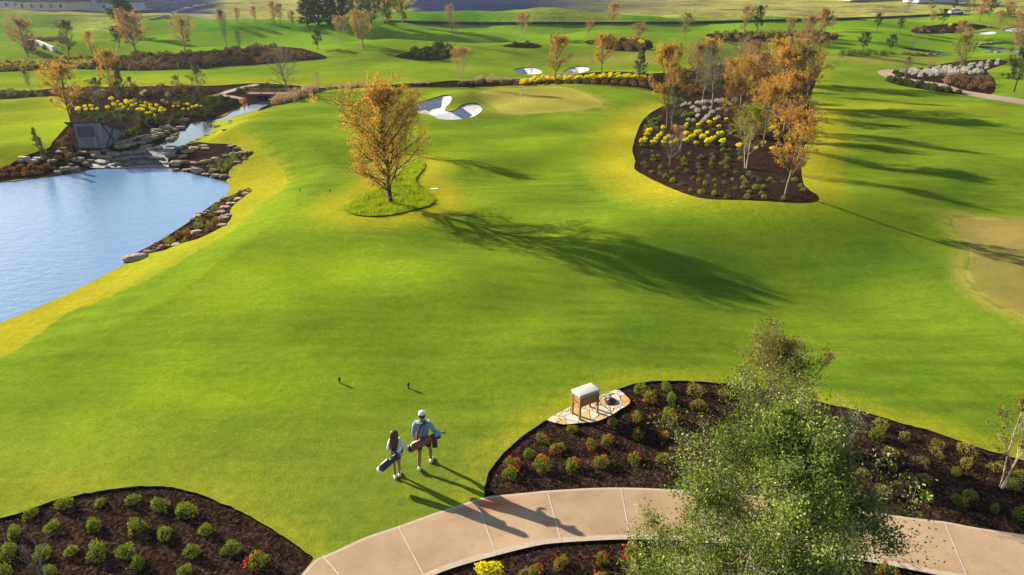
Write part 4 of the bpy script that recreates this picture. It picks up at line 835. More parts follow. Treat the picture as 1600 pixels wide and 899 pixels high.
# ---- middle and far trees
for k, u, v, top, d, wd in [
 ('vee',721,131,74,'rust coloured tree with forked trunk behind the double bunker',.85), ('autumn',867,128,54,'bright orange tree at the golden shrub strip',.85), ('autumn2',940,116,54,'broad orange tree right of the twin far bunkers',1.0), ('cedar',999,124,68,'dark green cedar in the shrub strip behind the green',1.1),
 ('sapling',921,116,93,'small brown sapling in front of the right far bunker',1.0), ('sapling',830,122,97,'small brown sapling in front of the left far bunker',1.0), ('bare',450,152,72,'large leafless tree beside the footbridge',1.15), ('sapling',498,138,112,'small bare sapling at the left end of the shrub strip',.8),
 ('rust',47,96,28,'leaning brown tree in front of the pale wall at far left',1.0), ('greyever',109,91,32,'olive toned tree right of the pale wall at far left',.9), ('rust',214,87,18,'big brown tree below the tall dark pine',1.15), ('ever',187,75,45,'dark evergreen beside the big brown tree',1.0), ('rust',289,80,28,'round brown topped tree on the bright green slope',1.1), ('autumn',145,88,48,'small orange tree between the olive tree and the big brown tree',.7),
 ('bare2',355,76,14,'thin bare olive tree right of the round brown topped one',.6), ('bare2',376,80,48,'small bare olive tree at the end of the long hedge bed',.7), ('ever',497,79,48,'small dark evergreen at the right end of the long hedge bed',.9), ('vee',534,69,26,'small forked brown tree on the bright green slope',.8), ('rust',568,76,18,'orange brown tree right of the forked one on the slope',1.0),
 ('bare',710,71,26,'bare brown tree with several stems on the slope',.8), ('rust',702,42,8,'small brown tree high on the slope above the bare one',.7), ('sapling',785,37,24,'tiny dark sapling at the low dark fence',1.0), ('bare2',666,74,52,'very thin bare sapling on the bright slope',.3), ('rust',429,40,2,'brown tree below the dark pines, left of them',.8), ('bare2',438,38,6,'bare yellowish tree left of the dark pines',1.0),
 ('vee',816,62,21,'orange brown tree with forked pale trunk on the far slope',1.0), ('autumn',956,38,4,'orange tree right at the far dark fence',1.0), ('rust',920,56,33,'dark brown round tree left of the broad orange one, farther back',1.0), ('rust',996,67,36,'orange brown tree above the oval shrub bed',1.1), ('olivey',1070,59,20,'brown green oval tree on the far slope',.9),
 ('rust',1162,54,10,'pinkish brown tree left of a dark one at the far row bed',.8), ('ever',1183,53,9,'dark olive tree at the left of the far row bed',.7), ('ever',1288,51,18,'dark evergreen behind the orange tree above the grove',1.0), ('autumn',1280,62,12,'tall orange tree above the island grove',.6), ('rust',1231,58,28,'rust tree at the far row bed above the grove',.9), ('rust',1260,82,24,'large brown orange tree behind the grove',.8),
 ('ever',1370,48,21,'small evergreen on the right far slope with mulch ring, left of two',.8), ('ever',1406,49,27,'small evergreen on the right far slope with mulch ring, right of two',.8), ('ever',1349,81,51,'evergreen at the yellowish strip left of a second one',1.0), ('ever',1391,82,54,'evergreen at the yellowish strip beside the far stream',.9),
 ('ever',1472,39,14,'dark evergreen above the yellow and brown row bed',1.0), ('rust',1457,37,18,'red brown small tree left of the dark evergreen',1.0), ('greyever',1418,15,-2,'grey green tree at the top edge, left of two',1.3), ('greyever',1455,17,-4,'grey green tree at the top edge, right of two',1.4), ('ever',1490,18,0,'dark tree beside the white car',.8), ('greyever',1512,26,-8,'grey green tree left of the orange tree at top right',.9), ('autumn2',1530,34,-6,'bright orange tree at top right',1.0), ('ever',1545,28,-4,'dark evergreen right of the bright orange tree',.9),
 ('bare',1425,86,52,'thin pinkish bare tree at the far stream',.5), ('bare',1443,78,58,'tiny pinkish bare tree on the far bank',.5), ('olivey',1497,118,54,'big olive tree in the silver shrub bed',.8), ('rust',1508,72,44,'rust tree right behind the big olive tree',1.0), ('rust',1500,60,32,'wide brown tree behind the big olive tree',1.6), ('bare2',1413,124,88,'pale thin olive tree at the bend of the far path',.85), ('ever',1584,144,76,'dense dark evergreen at the right edge on bright grass',1.15),
 ('sapling',1448,116,94,'small yellow green sapling in the silver shrub bed',1.1), ('sapling',1475,138,112,'low pale bare sapling beside the far path',1.4), ('rust',1592,94,28,'pinkish brown tree at the right edge above the silver bed',1.0), ('rust',1575,26,2,'red brown tree at the top right corner',1.2), ('rust',1598,36,6,'brown tree at the far right edge near the top',1.2),
 ('autumn',112,193,100,'orange tree with wide low branches behind the pump house',1.0), ('autumn',175,152,76,'thin orange tree left of the narrow dark cedar',.7), ('cedar',192,157,98,'narrow dark cedar above the yellow shrubs',.9), ('greyever',155,168,122,'grey green evergreen left of the yellow shrubs',1.0), ('greyever',207,149,120,'thin olive tree right of the narrow dark cedar',.8), ('greyever',278,148,118,'small olive tree left of a larger one near the trail',.8), ('greyever',313,151,104,'olive tree with dark trunk at the trail fork',1.0),
 ('bare2',48,142,110,'small bare tree in the thin shrub strip at left',.8), ('autumn',383,177,153,'tiny red orange tree at the water below the footbridge',.8)]:
    tree(k, u, v, top, d, None, wd)
for u, v, top, d, wd in [(163,192,170,'grey upright shrub behind the pump house roof, leftmost of three',.9), (186,197,172,'grey upright shrub behind the pump house roof, middle of three',1.0), (213,207,172,'grey green upright shrub right of the pump house, the largest of three',1.1)]: tree('shrubtree', u, v, top, d, None, wd)
tree('conifer', 73, 255, 213, 'narrow grey green conifer at the pond shore, the nearer of two', None, .9); tree('conifer', 60, 233, 198, 'narrow grey green conifer at the lawn edge, the farther of two', None, 1.0)
for i, (k, u, v, top, wd) in enumerate([('pine',480,40,-24,1.5), ('pine',498,39,-34,1.6), ('pine',516,39,-22,1.5), ('pine',534,38,-18,1.4)]): tree(k, u, v, top, f'dark blue green pine in the far clump, {ORD[i]} from left of the pines', 'pines in the far clump', wd)
for i, (k, u, v, top, wd) in enumerate([('tallyg',556,38,-26,1.2), ('tallyg',580,39,-32,1.3), ('tallyg',606,38,-34,1.3), ('tallyg',630,37,-24,1.1)]): tree(k, u, v, top, f'tall olive yellow tree in the far clump, {ORD[i]} from left of the olive ones', 'olive trees in the far clump', wd)
tree('pine', 205, 62, -45, 'tall dark pine rising above the big brown tree', None, 1.3)
for i, (u, v) in enumerate([(398,34),(372,36),(345,38),(458,42),(1300,48),(1560,42)]): tree('rust', u, v, v - 24, ['brown tree left of the far clump, third from it', 'brown tree left of the far clump, fourth from it', 'brown tree left of the far clump, fifth from it', 'brown tree touching the left side of the dark pines', 'brown tree right of the tall orange tree', 'brown tree right of the yellow row bed'][i], None, .8)

# ---- island shrubs
c4 = lambda L: [(950 + x / 4, 120 + y / 4) for x, y in L]
YI = [(210,412),(230,388),(243,365),(258,340),(285,408),(300,388),(318,370),(332,348),(346,322),(345,410),(355,385),(378,378),(400,408),(428,395),(415,305),(482,400),(480,360),(495,345),(480,310),(492,290),(517,382),(535,365),(552,350),(575,335),(550,412),(585,388),(600,370),(622,355),(565,298),(585,275),(635,290),(668,265),(620,415),(635,398),(650,385),(668,372),(690,360),(710,350),(692,305),(715,415),(818,435),(925,440),(970,415),(1025,450),(1010,325),(1035,312),(738,260)]
for u, v in c4(YI): shrub('yellow', (u, v + 4.5), 'golden yellow topped shrub in the rows of the island bed', 'golden shrubs in the island bed', s=.62)
SI = [(480,165),(510,160),(560,155),(590,160),(620,145),(650,150),(680,140),(700,150),(530,185),(560,205),(605,190),(640,190),(650,215),(690,195),(720,185),(500,260),(535,265),(560,235),(610,250),(690,245),(720,150),(750,160),(1025,210),(1045,200),(1070,195),(1100,205),(1020,240),(1015,265),(1210,265),(1185,285),(1225,260),(795,140),(770,165),(460,170),(740,200),(625,235),(600,265)]
for u, v in c4(SI): shrub('silver', (u, v + 3), 'silver white shrub under the grove in the island bed', 'silver shrubs in the island bed', s=.72)
c5 = lambda L: [(1000 + x / 5.33, 230 + y / 5.33) for x, y in L]
GL = [(270,270),(420,345),(510,360),(615,375),(885,400),(1035,400),(910,355),(1005,365),(970,325),(1030,315),(860,320),(540,290),(485,260),(620,260),(775,255),(855,240),(1190,410),(1355,340),(1290,260),(1330,310),(1085,250)]
GG = [(210,235),(165,205),(350,300),(725,400),(790,330),(635,305),(440,245),(565,230),(505,205),(390,190),(320,160),(270,195),(325,75),(365,100),(410,40),(370,130),(480,125),(490,155),(500,75),(520,70),(605,50),(605,90),(595,125),(600,150),(615,195),(705,215),(710,285),(875,280),(720,150),(690,125),(720,60),(735,95),(745,10),(690,10),(800,200),(830,50),(840,90),(850,20),(915,215),(950,240),(990,265),(1070,260),(1120,280),(1200,270),(115,60),(110,90),(150,60),(175,150),(60,150),(30,120),(95,190),(20,40),(100,20),(840,70),(610,70),(725,75)]
for u, v in c5(GL): shrub('lime', (u, v + 3), 'small bright lime green shrub near the lower edge of the island bed', 'lime shrubs in the island bed', s=.55)
for u, v in c5(GG): shrub('grey' if random.random() < .6 else 'green', (u, v + 3), 'small grey or olive green shrub in the lower half of the island bed', 'green shrubs in the lower island bed', s=.58)
for u, v in c4([(245,255),(280,255),(300,280),(235,300),(270,300),(300,320),(240,330),(330,240),(310,260),(265,275),(480,215),(500,230),(470,235),(520,225),(530,320),(560,320),(640,330),(665,320),(690,335),(760,340)]): shrub('green', (u, v + 3), 'low olive green shrub in the upper half of the island bed', 'green shrubs in the upper island bed', s=.8)
fill('under', [(1060,112),(1105,110),(1110,135),(1090,152),(1062,148),(1040,140),(1040,118)], 1.3, 'purple brown shrub in the mulch behind the silver shrubs', 'purple brown shrubs behind the grove', cap=90)
fill('under', [(1110,105),(1270,100),(1275,125),(1240,160),(1130,150)], 2.0, 'brown shrub under the island grove', 'brown shrubs under the grove', cap=90)
fill('dark', [(1240,175),(1262,200),(1255,250),(1262,290),(1240,270),(1225,200)], 1.3, 'dark shrub on the right side of the island bed', 'dark shrubs right in the island bed', s=.7, cap=40)

# ---- left bed by the stream
c1 = lambda L: [(x / 4, y / 4) for x, y in L]
YL = [(490,680),(495,695),(535,675),(540,690),(575,670),(580,690),(610,685),(672,665),(680,685),(700,630),(705,650),(720,670),(740,640),(745,690),(760,660),(775,680),(795,640),(800,655),(805,690),(825,640),(845,632),(850,650),(880,640),(885,660),(830,665),(890,680),(895,695),(915,650),(910,665),(940,660),(945,680),(940,705),(965,690),(970,720),(985,665),(1005,700),(1010,680),(1030,690),(1020,640),(1045,640),(1090,650),(1085,665),(1115,650),(1120,665),(1150,650),(1145,680),(1180,660),(1180,680),(1205,670),(1230,668),(1260,665),(920,710),(870,690),(760,690)]
for u, v in c1(YL): shrub('yellow', (u, v + 2.5), 'golden yellow shrub in the bed above the stream', 'golden shrubs above the stream', s=.58)
fill('dark', [(230,150),(330,152),(372,158),(378,163),(350,172),(330,182),(300,184),(270,196),(245,186),(310,170),(270,156)], 1.25, 'dark green shrub in the bed above the stream', 'dark shrubs above the stream', cap=150, s=.9)
fill('dark', [(120,172),(150,178),(240,182),(250,195),(225,205),(200,190),(150,190),(125,190)], 1.3, 'dark green shrub between pump house and yellow shrubs', 'dark shrubs behind the pump house', cap=60, s=.8)
fill('brown', [(80,140),(320,136),(330,147),(250,150),(120,160),(100,155)], 2.0, 'brown shrub in the mulch behind the yellow shrubs', 'brown shrubs behind the yellow ones', cap=120)
fill('silver', [(150,146),(300,147),(300,150),(150,151)], 1.6, 'pale silver shrub in the line behind the yellow shrubs', 'silver line behind the yellow shrubs', cap=50)
fill('grey', [(0,143),(80,143),(90,150),(0,154)], 1.5, 'grey shrub in the thin strip at far left', 'grey shrubs in the thin strip', cap=60, s=1.2)
fill('dark', [(350,149),(385,138),(410,132),(470,136),(486,140),(470,148),(440,149),(385,149)], 1.6, 'dark shrub in the bed behind the footbridge', 'dark shrubs behind the footbridge', cap=130, s=.9)
fill('redbrown', [(-30,266),(30,256),(80,256),(88,268),(50,276),(-30,282)], .75, 'red brown shrub on the near left pond bank', 'russet shrubs on the left pond bank', cap=110, s=1.0)
fill('brown', [(88,225),(108,205),(115,215),(120,235),(140,238),(120,250),(85,252)], .85, 'brown shrub below the pump house', 'brown shrubs below the pump house', cap=80, s=.6)
fill('plume', [(404,173),(430,164),(470,156),(490,147),(500,141),(480,143),(450,152),(425,158)], .8, 'pinkish plume grass along the stream bank right of the footbridge', 'plume grasses on the stream bank', cap=110, s=1.15)
fill('plume', [(500,140),(560,133),(640,132),(690,132),(690,136),(600,136),(520,140)], 1.3, 'pinkish plume grass in the thin strip behind the fairway', 'plume grasses behind the fairway', cap=110)
fill('plume', [(835,120),(900,117),(910,120),(860,123)], 1.2, 'pinkish plume grass below the far bunkers', 'plume grasses below the far bunkers', cap=40)
fill('plume', [(735,128),(800,127),(800,130),(735,131)], 1.4, 'pale plume grass in the strip right of the forked tree', 'plume grasses by the forked tree', cap=50)
fill('brown', [(700,128),(800,128),(920,124),(1010,126),(1030,140),(960,133),(800,133),(700,135)], 1.35, 'brown shrub in the strip behind the green', 'brown shrubs behind the green', cap=160, s=.75)
for i in range(44):
    t_ = i / 43; u = np.interp(t_, [0, .1, .3, .5, .75, 1], [815, 838, 880, 925, 960, 1008]); v = np.interp(t_, [0, .1, .3, .5, .75, 1], [130.5, 126.5, 124, 122, 121.5, 120])
    for dv in (0, 2.6): shrub('yellow', (u + random.uniform(-1.5, 1.5), v + dv + 1), 'golden shrub in the long strip behind the green', 'golden shrubs behind the green', s=.8)
fill('green', [(205,200),(225,205),(228,215),(205,216),(150,228),(128,234),(118,226),(130,228)], 1.0, 'green shrub at the foot of the pump house side', 'shrubs at the pump house', cap=14)
# peninsula and shore plants
fill('tuft', [(325,262),(345,245),(385,240),(390,245),(370,258),(352,272),(330,270),(300,262)], .62, 'small olive tuft on the rocky point beside the waterfall', 'tufts on the rocky point', cap=70, s=.85)
for u, v in [(180 + x / 6.42, 280 + y / 6.42) for x, y in [(1210,150),(1290,125),(1340,115),(1075,250),(1010,290),(965,320),(925,365),(975,355),(1010,400),(850,410),(895,420),(815,445),(765,480),(860,460),(945,435),(820,490),(940,460),(720,520),(700,550),(625,545),(715,580),(950,500),(850,560),(590,590),(545,580),(525,605),(590,635),(415,650),(375,700),(490,680),(640,540),(1130,200),(1180,180),(1060,420),(700,605),(660,560),(560,620)]]:
    shrub('redbrown' if random.random() < .4 else 'tuft', (u, v + 2), 'small green or russet plant in the sloping bed at the pond shore', 'plants in the sloping shore bed', s=.8)

# ---- far rows
hedge = FARBEDS['hedge']
fill('olive', hedge[:1] + [(-60,101),(0,99),(60,97),(100,93),(150,90),(150,106),(60,109),(0,112),(-60,113)], 2.3, 'olive yellow shrub in the left part of the long hedge bed', 'olive shrubs in the long hedge bed', cap=110, s=1.6)
fill('hedgebrown', [(150,91),(250,87),(325,81),(400,76),(440,76),(505,90),(450,96),(350,104),(250,109),(150,109)], 2.5, 'brown shrub in the right part of the long hedge bed', 'brown shrubs in the long hedge bed', cap=230, s=1.75)
fill('dark', [(170,89),(250,87.5),(325,81.5),(400,75),(480,79),(505,89),(440,84),(330,88),(240,93)], 2.3, 'dark shrub on the upper side of the long hedge bed', 'dark shrubs in the long hedge bed', cap=110, s=1.3)
fill('dark', FARBEDS['b13'], 2.0, 'dark green shrub in the oval bed on the far fairway left', 'dark shrubs in the oval bed left', cap=110, s=1.7)
fill('olive', [(620,89),(700,88),(690,93),(660,94)], 2.0, 'olive shrub on the lower side of the oval bed', 'olive shrubs in the oval bed left', cap=30, s=1.1)
fill('dark', FARBEDS['b14'], 2.3, 'dark shrub in the small far bed beside the forked orange tree', 'dark shrubs in the small far bed', cap=50, s=1.2)
fill('brown', FARBEDS['b15'], 2.2, 'brown shrub in the oval bed above the cedar', 'brown shrubs in the oval bed', cap=80, s=1.6)
fill('yellow', [(982,64),(1010,68),(1018,73),(1003,76),(990,70)], 2.2, 'golden shrub on the right of the oval bed above the cedar', 'golden shrubs in the oval bed', cap=26, s=1.1)
fill('olive', FARBEDS['b16'], 2.6, 'olive brown shrub in the far row bed above the grove', 'shrubs in the far row bed', cap=200, s=1.4)
fill('brown', [(1425,46),(1448,42),(1455,52),(1430,52)], 2.4, 'red brown shrub left in the far bed at upper right', 'red brown shrubs at upper right', cap=40, s=1.6)
fill('yellow', [(1452,42),(1490,38),(1530,40),(1500,44),(1460,48)], 3.2, 'golden shrub in the far bed at upper right', 'golden shrubs at upper right', cap=50, s=1.2)
fill('brown', [(1460,49),(1500,45),(1535,43),(1510,50),(1475,52)], 3.0, 'brown shrub in the lower side of the far bed at upper right', 'brown shrubs low at upper right', cap=60, s=1.6)
fill('silver', [(1398,112),(1450,107),(1500,100),(1540,96),(1572,97),(1560,104),(1540,110),(1535,118),(1490,118),(1440,122)], 1.7, 'silver grey shrub in the rows of the right bed', 'silver shrubs in the right bed', cap=190, s=.95)
fill('brown', [(1470,124),(1535,118),(1553,128),(1552,140),(1530,144),(1500,138)], 1.3, 'dark brown shrub in the near part of the right bed', 'brown shrubs in the right bed', cap=160, s=.9)
fill('yellow', [(1450,106),(1485,98),(1480,102),(1455,107)], 1.7, 'golden shrub on the upper left rim of the right bed', 'golden shrubs in the right bed', cap=18, s=.8)
fill('dark', B10, 1.25, 'olive green shrub in the narrow bed below the far path', 'shrubs in the narrow bed', cap=70, s=1.0)
fill('green', [(1290,88),(1340,83),(1400,82),(1400,87),(1340,89)], 1.7, 'green shrub in the low hedge above the right fairway', 'shrubs of the low far hedge', cap=70, s=1.7)
fill('brown', [(1405,80),(1440,84),(1480,86),(1470,88),(1410,88)], 1.6, 'brown shrub on the near bank of the far stream', 'brown shrubs at the far stream', cap=60)
fill('olive', [(1520,20),(1600,16),(1600,32),(1550,36)], 6, 'olive shrub on the far field at the top right corner', 'shrubs at the top right corner', cap=30, s=2)
fill('brown', [(30,60),(90,58),(110,66),(90,80),(60,84)], 4.0, 'brown shrub on the mulch slope at far left', 'brown shrubs at far left', cap=50, s=1.6)
fill('dark', [(170,70),(200,72),(205,84),(175,84)], 3.0, 'dark shrub at the foot of the big brown tree', 'shrubs at the big brown tree', cap=16, s=1.8)

# ---- boulders
def bulk(L, label, group, pale=0):
    for u, v, w_, h_ in L: rock(u, v, w_, h_, label, group, pale)
rock(212, 404, 34, 15, 'large pale boulder at the sharp lower corner of the pond', None, 1); rock(198, 410, 8, 5, 'small dark boulder at the water beside the large corner boulder', None)
rockline([(222,398),(250,388),(262,384)], 6, 12, 5, 'flat pale boulder on the pond side of the sloping bed', 'pale boulders along the sloping bed', 1)
rockline([(298,345),(312,336),(326,329)], 6, 10, 5, 'pale boulder on the waterline of the sloping bed, middle', 'pale boulders on the waterline', 1); rockline([(338,317),(352,309)], 4, 9, 4, 'pale boulder on the waterline near the top of the sloping bed', 'pale boulders on the upper waterline', 1)
bulk([(345,333,18,8),(350,341,20,9),(358,337,12,6),(352,325,16,7),(362,319,16,6),(372,311,14,5),(383,303,12,5),(347,353,17,7),(307,364,18,9),(275,383,16,4),(389,298,8,4),(376,299,8,5)], 'pale boulder in the upper side of the sloping shore bed', 'pale boulders in the shore bed', 1)
rock(310, 269, 22, 14, 'brown boulder at the waterline of the rocky point', None); rock(336, 276, 15, 9, 'pale boulder in the middle of three at the waterline of the rocky point', None, 1); rock(350, 277, 15, 9, 'squarish boulder at the right end of the rocky point', None); rock(333, 267, 12, 7, 'small boulder above the middle waterline boulder', None, 1)
rock(276, 257, 22, 13, 'large brown boulder at the foot of the waterfall', None); rock(268, 244, 19, 8, 'long orange ledge stone at the lip of the waterfall', None)
bulk([(291,254,14,8),(305,255,17,6),(322,253,18,7),(337,248,15,4),(285,246,16,8),(292,238,18,8),(304,232,18,5),(317,229,16,4),(322,233,14,5),(280,232,16,6),(290,229,12,5),(352,244,13,5),(366,241,16,4),(380,239,15,4),(361,229,14,5),(370,233,13,6),(391,239,8,6),(372,254,14,5),(383,249,8,4),(301,262,8,4),(290,266,14,4),(275,266,12,5),(322,273,14,4)], 'tan stone of the terraces on the rocky point', 'terrace stones on the rocky point')
bulk([(230,230,20,7),(248,232,16,6),(266,231,16,6),(238,234,18,6),(215,240,16,6),(200,240,18,6),(225,238,14,5),(262,241,12,5)], 'wet ledge stone across the top of the waterfall', 'ledge stones of the waterfall')
rockline([(160,258),(180,250),(205,247),(235,246),(255,248)], 13, 9, 5, 'wet rock breaking the water in the middle of the waterfall', 'wet rocks in the waterfall'); rockline([(165,261),(200,256),(230,255),(262,256)], 11, 7, 4, 'wet rock at the foot of the waterfall', 'wet rocks at the foot of the waterfall')
rockline([(182,232),(200,228),(225,222),(250,212),(262,205)], 13, 14, 7, 'tan stone in the lower course of the wall above the waterfall', 'lower wall stones above the waterfall'); rockline([(180,225),(205,219),(235,212),(262,200),(276,206)], 12, 13, 7, 'tan stone in the upper course of the wall above the waterfall', 'upper wall stones above the waterfall')
rockline([(262,220),(272,214),(278,208)], 5, 10, 5, 'stone at the stream edge above the waterfall', 'stream edge stones')
bulk([(122,250,22,9),(140,253,16,8),(151,244,22,8),(166,247,20,8),(135,257,14,8),(103,266,18,12),(117,266,18,11),(91,270,12,7),(82,253,14,8),(130,239,16,5),(148,239,18,5),(165,236,16,6),(178,242,22,8),(195,250,18,8),(185,256,16,6),(110,258,10,6),(160,256,16,6)], 'tan boulder in the terraces below the pump house', 'boulders below the pump house')
bulk([(38,247,18,6),(50,252,20,6),(60,248,14,5),(32,252,10,5),(100,232,10,5),(92,238,10,5),(108,244,10,5)], 'pale flat boulder at the lawn edge left of the pump house', 'pale boulders left of the pump house', 1)
bulk([(245,205,17,8),(283,200,14,6),(288,189,12,8),(262,198,10,5),(270,202,12,5),(292,187,8,5),(283,184,8,5)], 'boulder on the left bank of the stream', 'boulders on the left stream bank')
bulk([(339,199,10,7),(330,196,6,5),(350,203,12,3),(335,208,12,3),(325,212,12,3),(360,193,8,4),(359,189,7,3),(300,222,9,4),(310,218,9,3)], 'pale stone on the right bank of the stream', 'stones on the right stream bank', 1)
rockline([(720,129),(760,127),(830,125)], 18, 8, 4, 'stone in the low bank behind the double bunker', 'bank stones behind the bunker'); rockline([(640,131),(672,130)], 7, 8, 3, 'stone in the strip left of the forked tree', 'strip stones by the forked tree')
rockline([(1432,86),(1460,86),(1484,87)], 12, 6, 4, 'tan stone on the near bank of the far stream', 'stones of the far stream'); rockline([(1524,70),(1550,68),(1566,66)], 12, 6, 4, 'tan stone behind the second far stream', 'stones behind the second far stream'); rockline([(1530,84),(1558,82)], 9, 7, 4, 'tan stone in front of the second far stream', 'stones before the second far stream')
rockline([(233,30),(262,25),(290,14),(320,9)], 18, 7, 3.5, 'white rock on the far ridge behind the big brown tree', 'white rocks on the far ridge', 1)
# ---- pump house
M_PLANK = mat('weathered_planks', .9, .1); n = N(M_PLANK); wv_ = n.noise(1, n.coord((7, 7, .35)), 4, .75)
n.col(n.ramp(wv_, [(.3, (.08, .085, .10)), (.5, (.18, .19, .21)), (.7, (.30, .30, .31))])); n.bump(wv_, .6, .03)
M_DARKMETAL = plain('dark_metal', (.04, .05, .07), .35, .5); M_ROOFM = plain('roof_sheet', (.09, .075, .07), .7, .3, .25); M_PANEL = plain('panel_blue_grey', (.035, .06, .09), .3, .5); M_TIMBER = plain('timber_brace', (.06, .05, .045), .9, .1)
a, b, c_ = at(123, 230), at(165, 230.5), at(193, 215)
fx = Vector((b.x - a.x, b.y - a.y, 0)); W_ = fx.length; ang = math.atan2(fx.y, fx.x)
ph = thing('pump_house', 'small weathered grey wooden pump house above the pond', 'shed', (a.x, a.y, min(a.z, b.z, c_.z) - .05), ang)
D_ = 2.3; Ht_ = 1.95; dx = .9
fl = [(0, 0), (W_, 0), (W_ + dx, D_), (-.1, D_)]
def prism(bm, pts, z0, z1, z1b=None):
    lo = [bm.verts.new((x, y, z0)) for x, y in pts]; hi = [bm.verts.new((x, y, z1 if z1b is None or y < 1 else z1b)) for x, y in pts]; k = len(pts)
    bm.faces.new(lo[::-1]); bm.faces.new(hi)
    for i in range(k): bm.faces.new((lo[i], lo[(i + 1) % k], hi[(i + 1) % k], hi[i]))
solid('wall', lambda bm: prism(bm, fl, 0, Ht_, Ht_ - 1.2), M_PLANK, ph)
def roof_sheet(bm):
    P_ = [(-.5, -.22), (W_ + .12, -.2), (W_ + dx + .2, D_ + .2), (-.4, D_ + .2)]; zf = lambda y: Ht_ + .01 - 1.2 * y / D_
    lo = [bm.verts.new((x, y, zf(y))) for x, y in P_]; hi = [bm.verts.new((x, y, zf(y) + .07)) for x, y in P_]
    bm.faces.new(lo[::-1]); bm.faces.new(hi)
    for i in range(4): bm.faces.new((lo[i], lo[(i + 1) % 4], hi[(i + 1) % 4], hi[i]))
solid('roof', roof_sheet, M_ROOFM, ph)
solid('wall_panel', lambda bm: bm_box(bm, (W_ * .42, -.03, Ht_ * .68), (W_ * .62, .05, Ht_ * .42), bev=.01), M_PANEL, ph)
e0, e1 = Vector((W_, 0, 0)), Vector((W_ + dx, D_, 0)); nn = Vector((D_, -dx, 0)).normalized() * .025
def brace(bm, p, q):
    p, q = Vector(p) + nn, Vector(q) + nn; d = q - p; u = d.normalized().cross(nn.normalized()) * .05; vs = [bm.verts.new(x) for x in (p - u, p + u, q + u, q - u)]; vs2 = [bm.verts.new(v.co + nn * 1.4) for v in vs]
    bm.faces.new(vs2); bm.faces.new(vs[::-1])
    for i in range(4): bm.faces.new((vs[i], vs[(i + 1) % 4], vs2[(i + 1) % 4], vs2[i]))
for f0, f1 in ((.04, .5), (.5, .04)): solid('brace', lambda bm: brace(bm, e0.lerp(e1, f0) + Vector((0, 0, .1)), e0.lerp(e1, f1) + Vector((0, 0, Ht_ - .05 - 1.2 * f1))), M_TIMBER, ph)
solid('corner_post', lambda bm: bm_box(bm, (W_, 0, Ht_ / 2), (.09, .09, Ht_ - .01)), M_PLANK, ph)

# ---- footbridge
M_DECK = plain('deck_wood', (.20, .095, .06), .85, .2, .3, 12); M_RAIL = plain('rail_wood', (.26, .13, .08), .85, .2, .3)
p, q = at(384, 153), at(455, 154); zb = .25; d = Vector((q.x - p.x, q.y - p.y, 0)); L_ = d.length
fb = thing('footbridge', 'low wooden footbridge over the stream', 'bridge', (p.x, p.y, 0), math.atan2(d.y, d.x))
for k in range(int(L_ / .16)): pass
def deck(bm):
    for k in range(int(L_ / .16)): bm_box(bm, (.08 + k * .16, .9, zb + .02), (.145, 1.9, .05))
solid('deck', deck, M_DECK, fb)
for y_ in (0.05, 1.75):
    solid('beam', lambda bm: bm_box(bm, (L_ / 2, y_, zb - .12), (L_, .12, .22)), M_TIMBER, fb); solid('rail', lambda bm: bm_box(bm, (L_ / 2, y_, zb + .30), (L_, .09, .09)), M_RAIL, fb)
    for k in range(4): solid('post', lambda bm: bm_box(bm, (.2 + k * (L_ - .4) / 3, y_, zb + .15), (.09, .09, .205)), M_RAIL, fb)
for x_ in (L_ * .35, L_ * .68): solid('pier', lambda bm: bm_box(bm, (x_, .9, -.25), (.2, 1.6, .56)), M_TIMBER, fb)

# ---- wooden cooler stand, drain cover
M_OAKW = mat('oak_wood', .55, .35); n = N(M_OAKW); f = n.noise(1, n.coord((9, 9, 1.2)), 4, .7); n.col(n.ramp(f, [(.3, (.26, .11, .035)), (.7, (.42, .20, .07))])); n.bump(f, .2, .01)
M_LID = plain('pale_lid', (.50, .47, .40), .75, .3, .08, 5); M_LID2 = plain('lid_body', (.33, .33, .30), .75, .3, .08)
cpx = at(916, 655); fL, fR, bL = at(905, 658), at(935, 646), at(893, 651)
vx = Vector((fR.x - fL.x, fR.y - fL.y, 0)); Wc = vx.length; ang = math.atan2(vx.y, vx.x); vy = Vector((bL.x - fL.x, bL.y - fL.y, 0)); Dc = max(vy.length, .34)
cs = thing('cooler_stand', 'wooden cooler stand with a pale rounded lid on the flagstones', 'cooler', (fL.x, fL.y, fL.z + .02), ang)
Dc = .42; Hc = .70
for x_, y_ in ((.03, .03), (Wc - .03, .03), (.03, Dc - .03), (Wc - .03, Dc - .03)): solid('leg', lambda bm: bm_box(bm, (x_, y_, Hc / 2), (.06, .06, Hc), bev=.004), M_OAKW, cs)
solid('side_panel', lambda bm: bm_box(bm, (Wc / 2, .025, Hc - .15), (Wc - .125, .025, .26), bev=.003), M_OAKW, cs); solid('side_panel', lambda bm: bm_box(bm, (Wc / 2, Dc - .025, Hc - .15), (Wc - .125, .025, .26), bev=.003), M_OAKW, cs)
solid('end_panel', lambda bm: bm_box(bm, (.025, Dc / 2, Hc - .15), (.025, Dc - .125, .26), bev=.003), M_OAKW, cs); solid('end_panel', lambda bm: bm_box(bm, (Wc - .025, Dc / 2, Hc - .15), (.025, Dc - .125, .26), bev=.003), M_OAKW, cs)
solid('handle', lambda bm: bm_cyl(bm, (-.02, Dc * .3, Hc - .13), (-.02, Dc * .7, Hc - .13), .012, n=8), M_DARKMETAL, cs)
solid('cooler_body', lambda bm: bm_box(bm, (Wc / 2, Dc / 2, Hc + .035), (Wc - .01, Dc - .01, .068), bev=.02), M_LID2, cs, True); solid('lid', lambda bm: bm_box(bm, (Wc / 2, Dc / 2, Hc + .102), (Wc + .03, Dc + .03, .062), bev=.03), M_LID, cs, True)
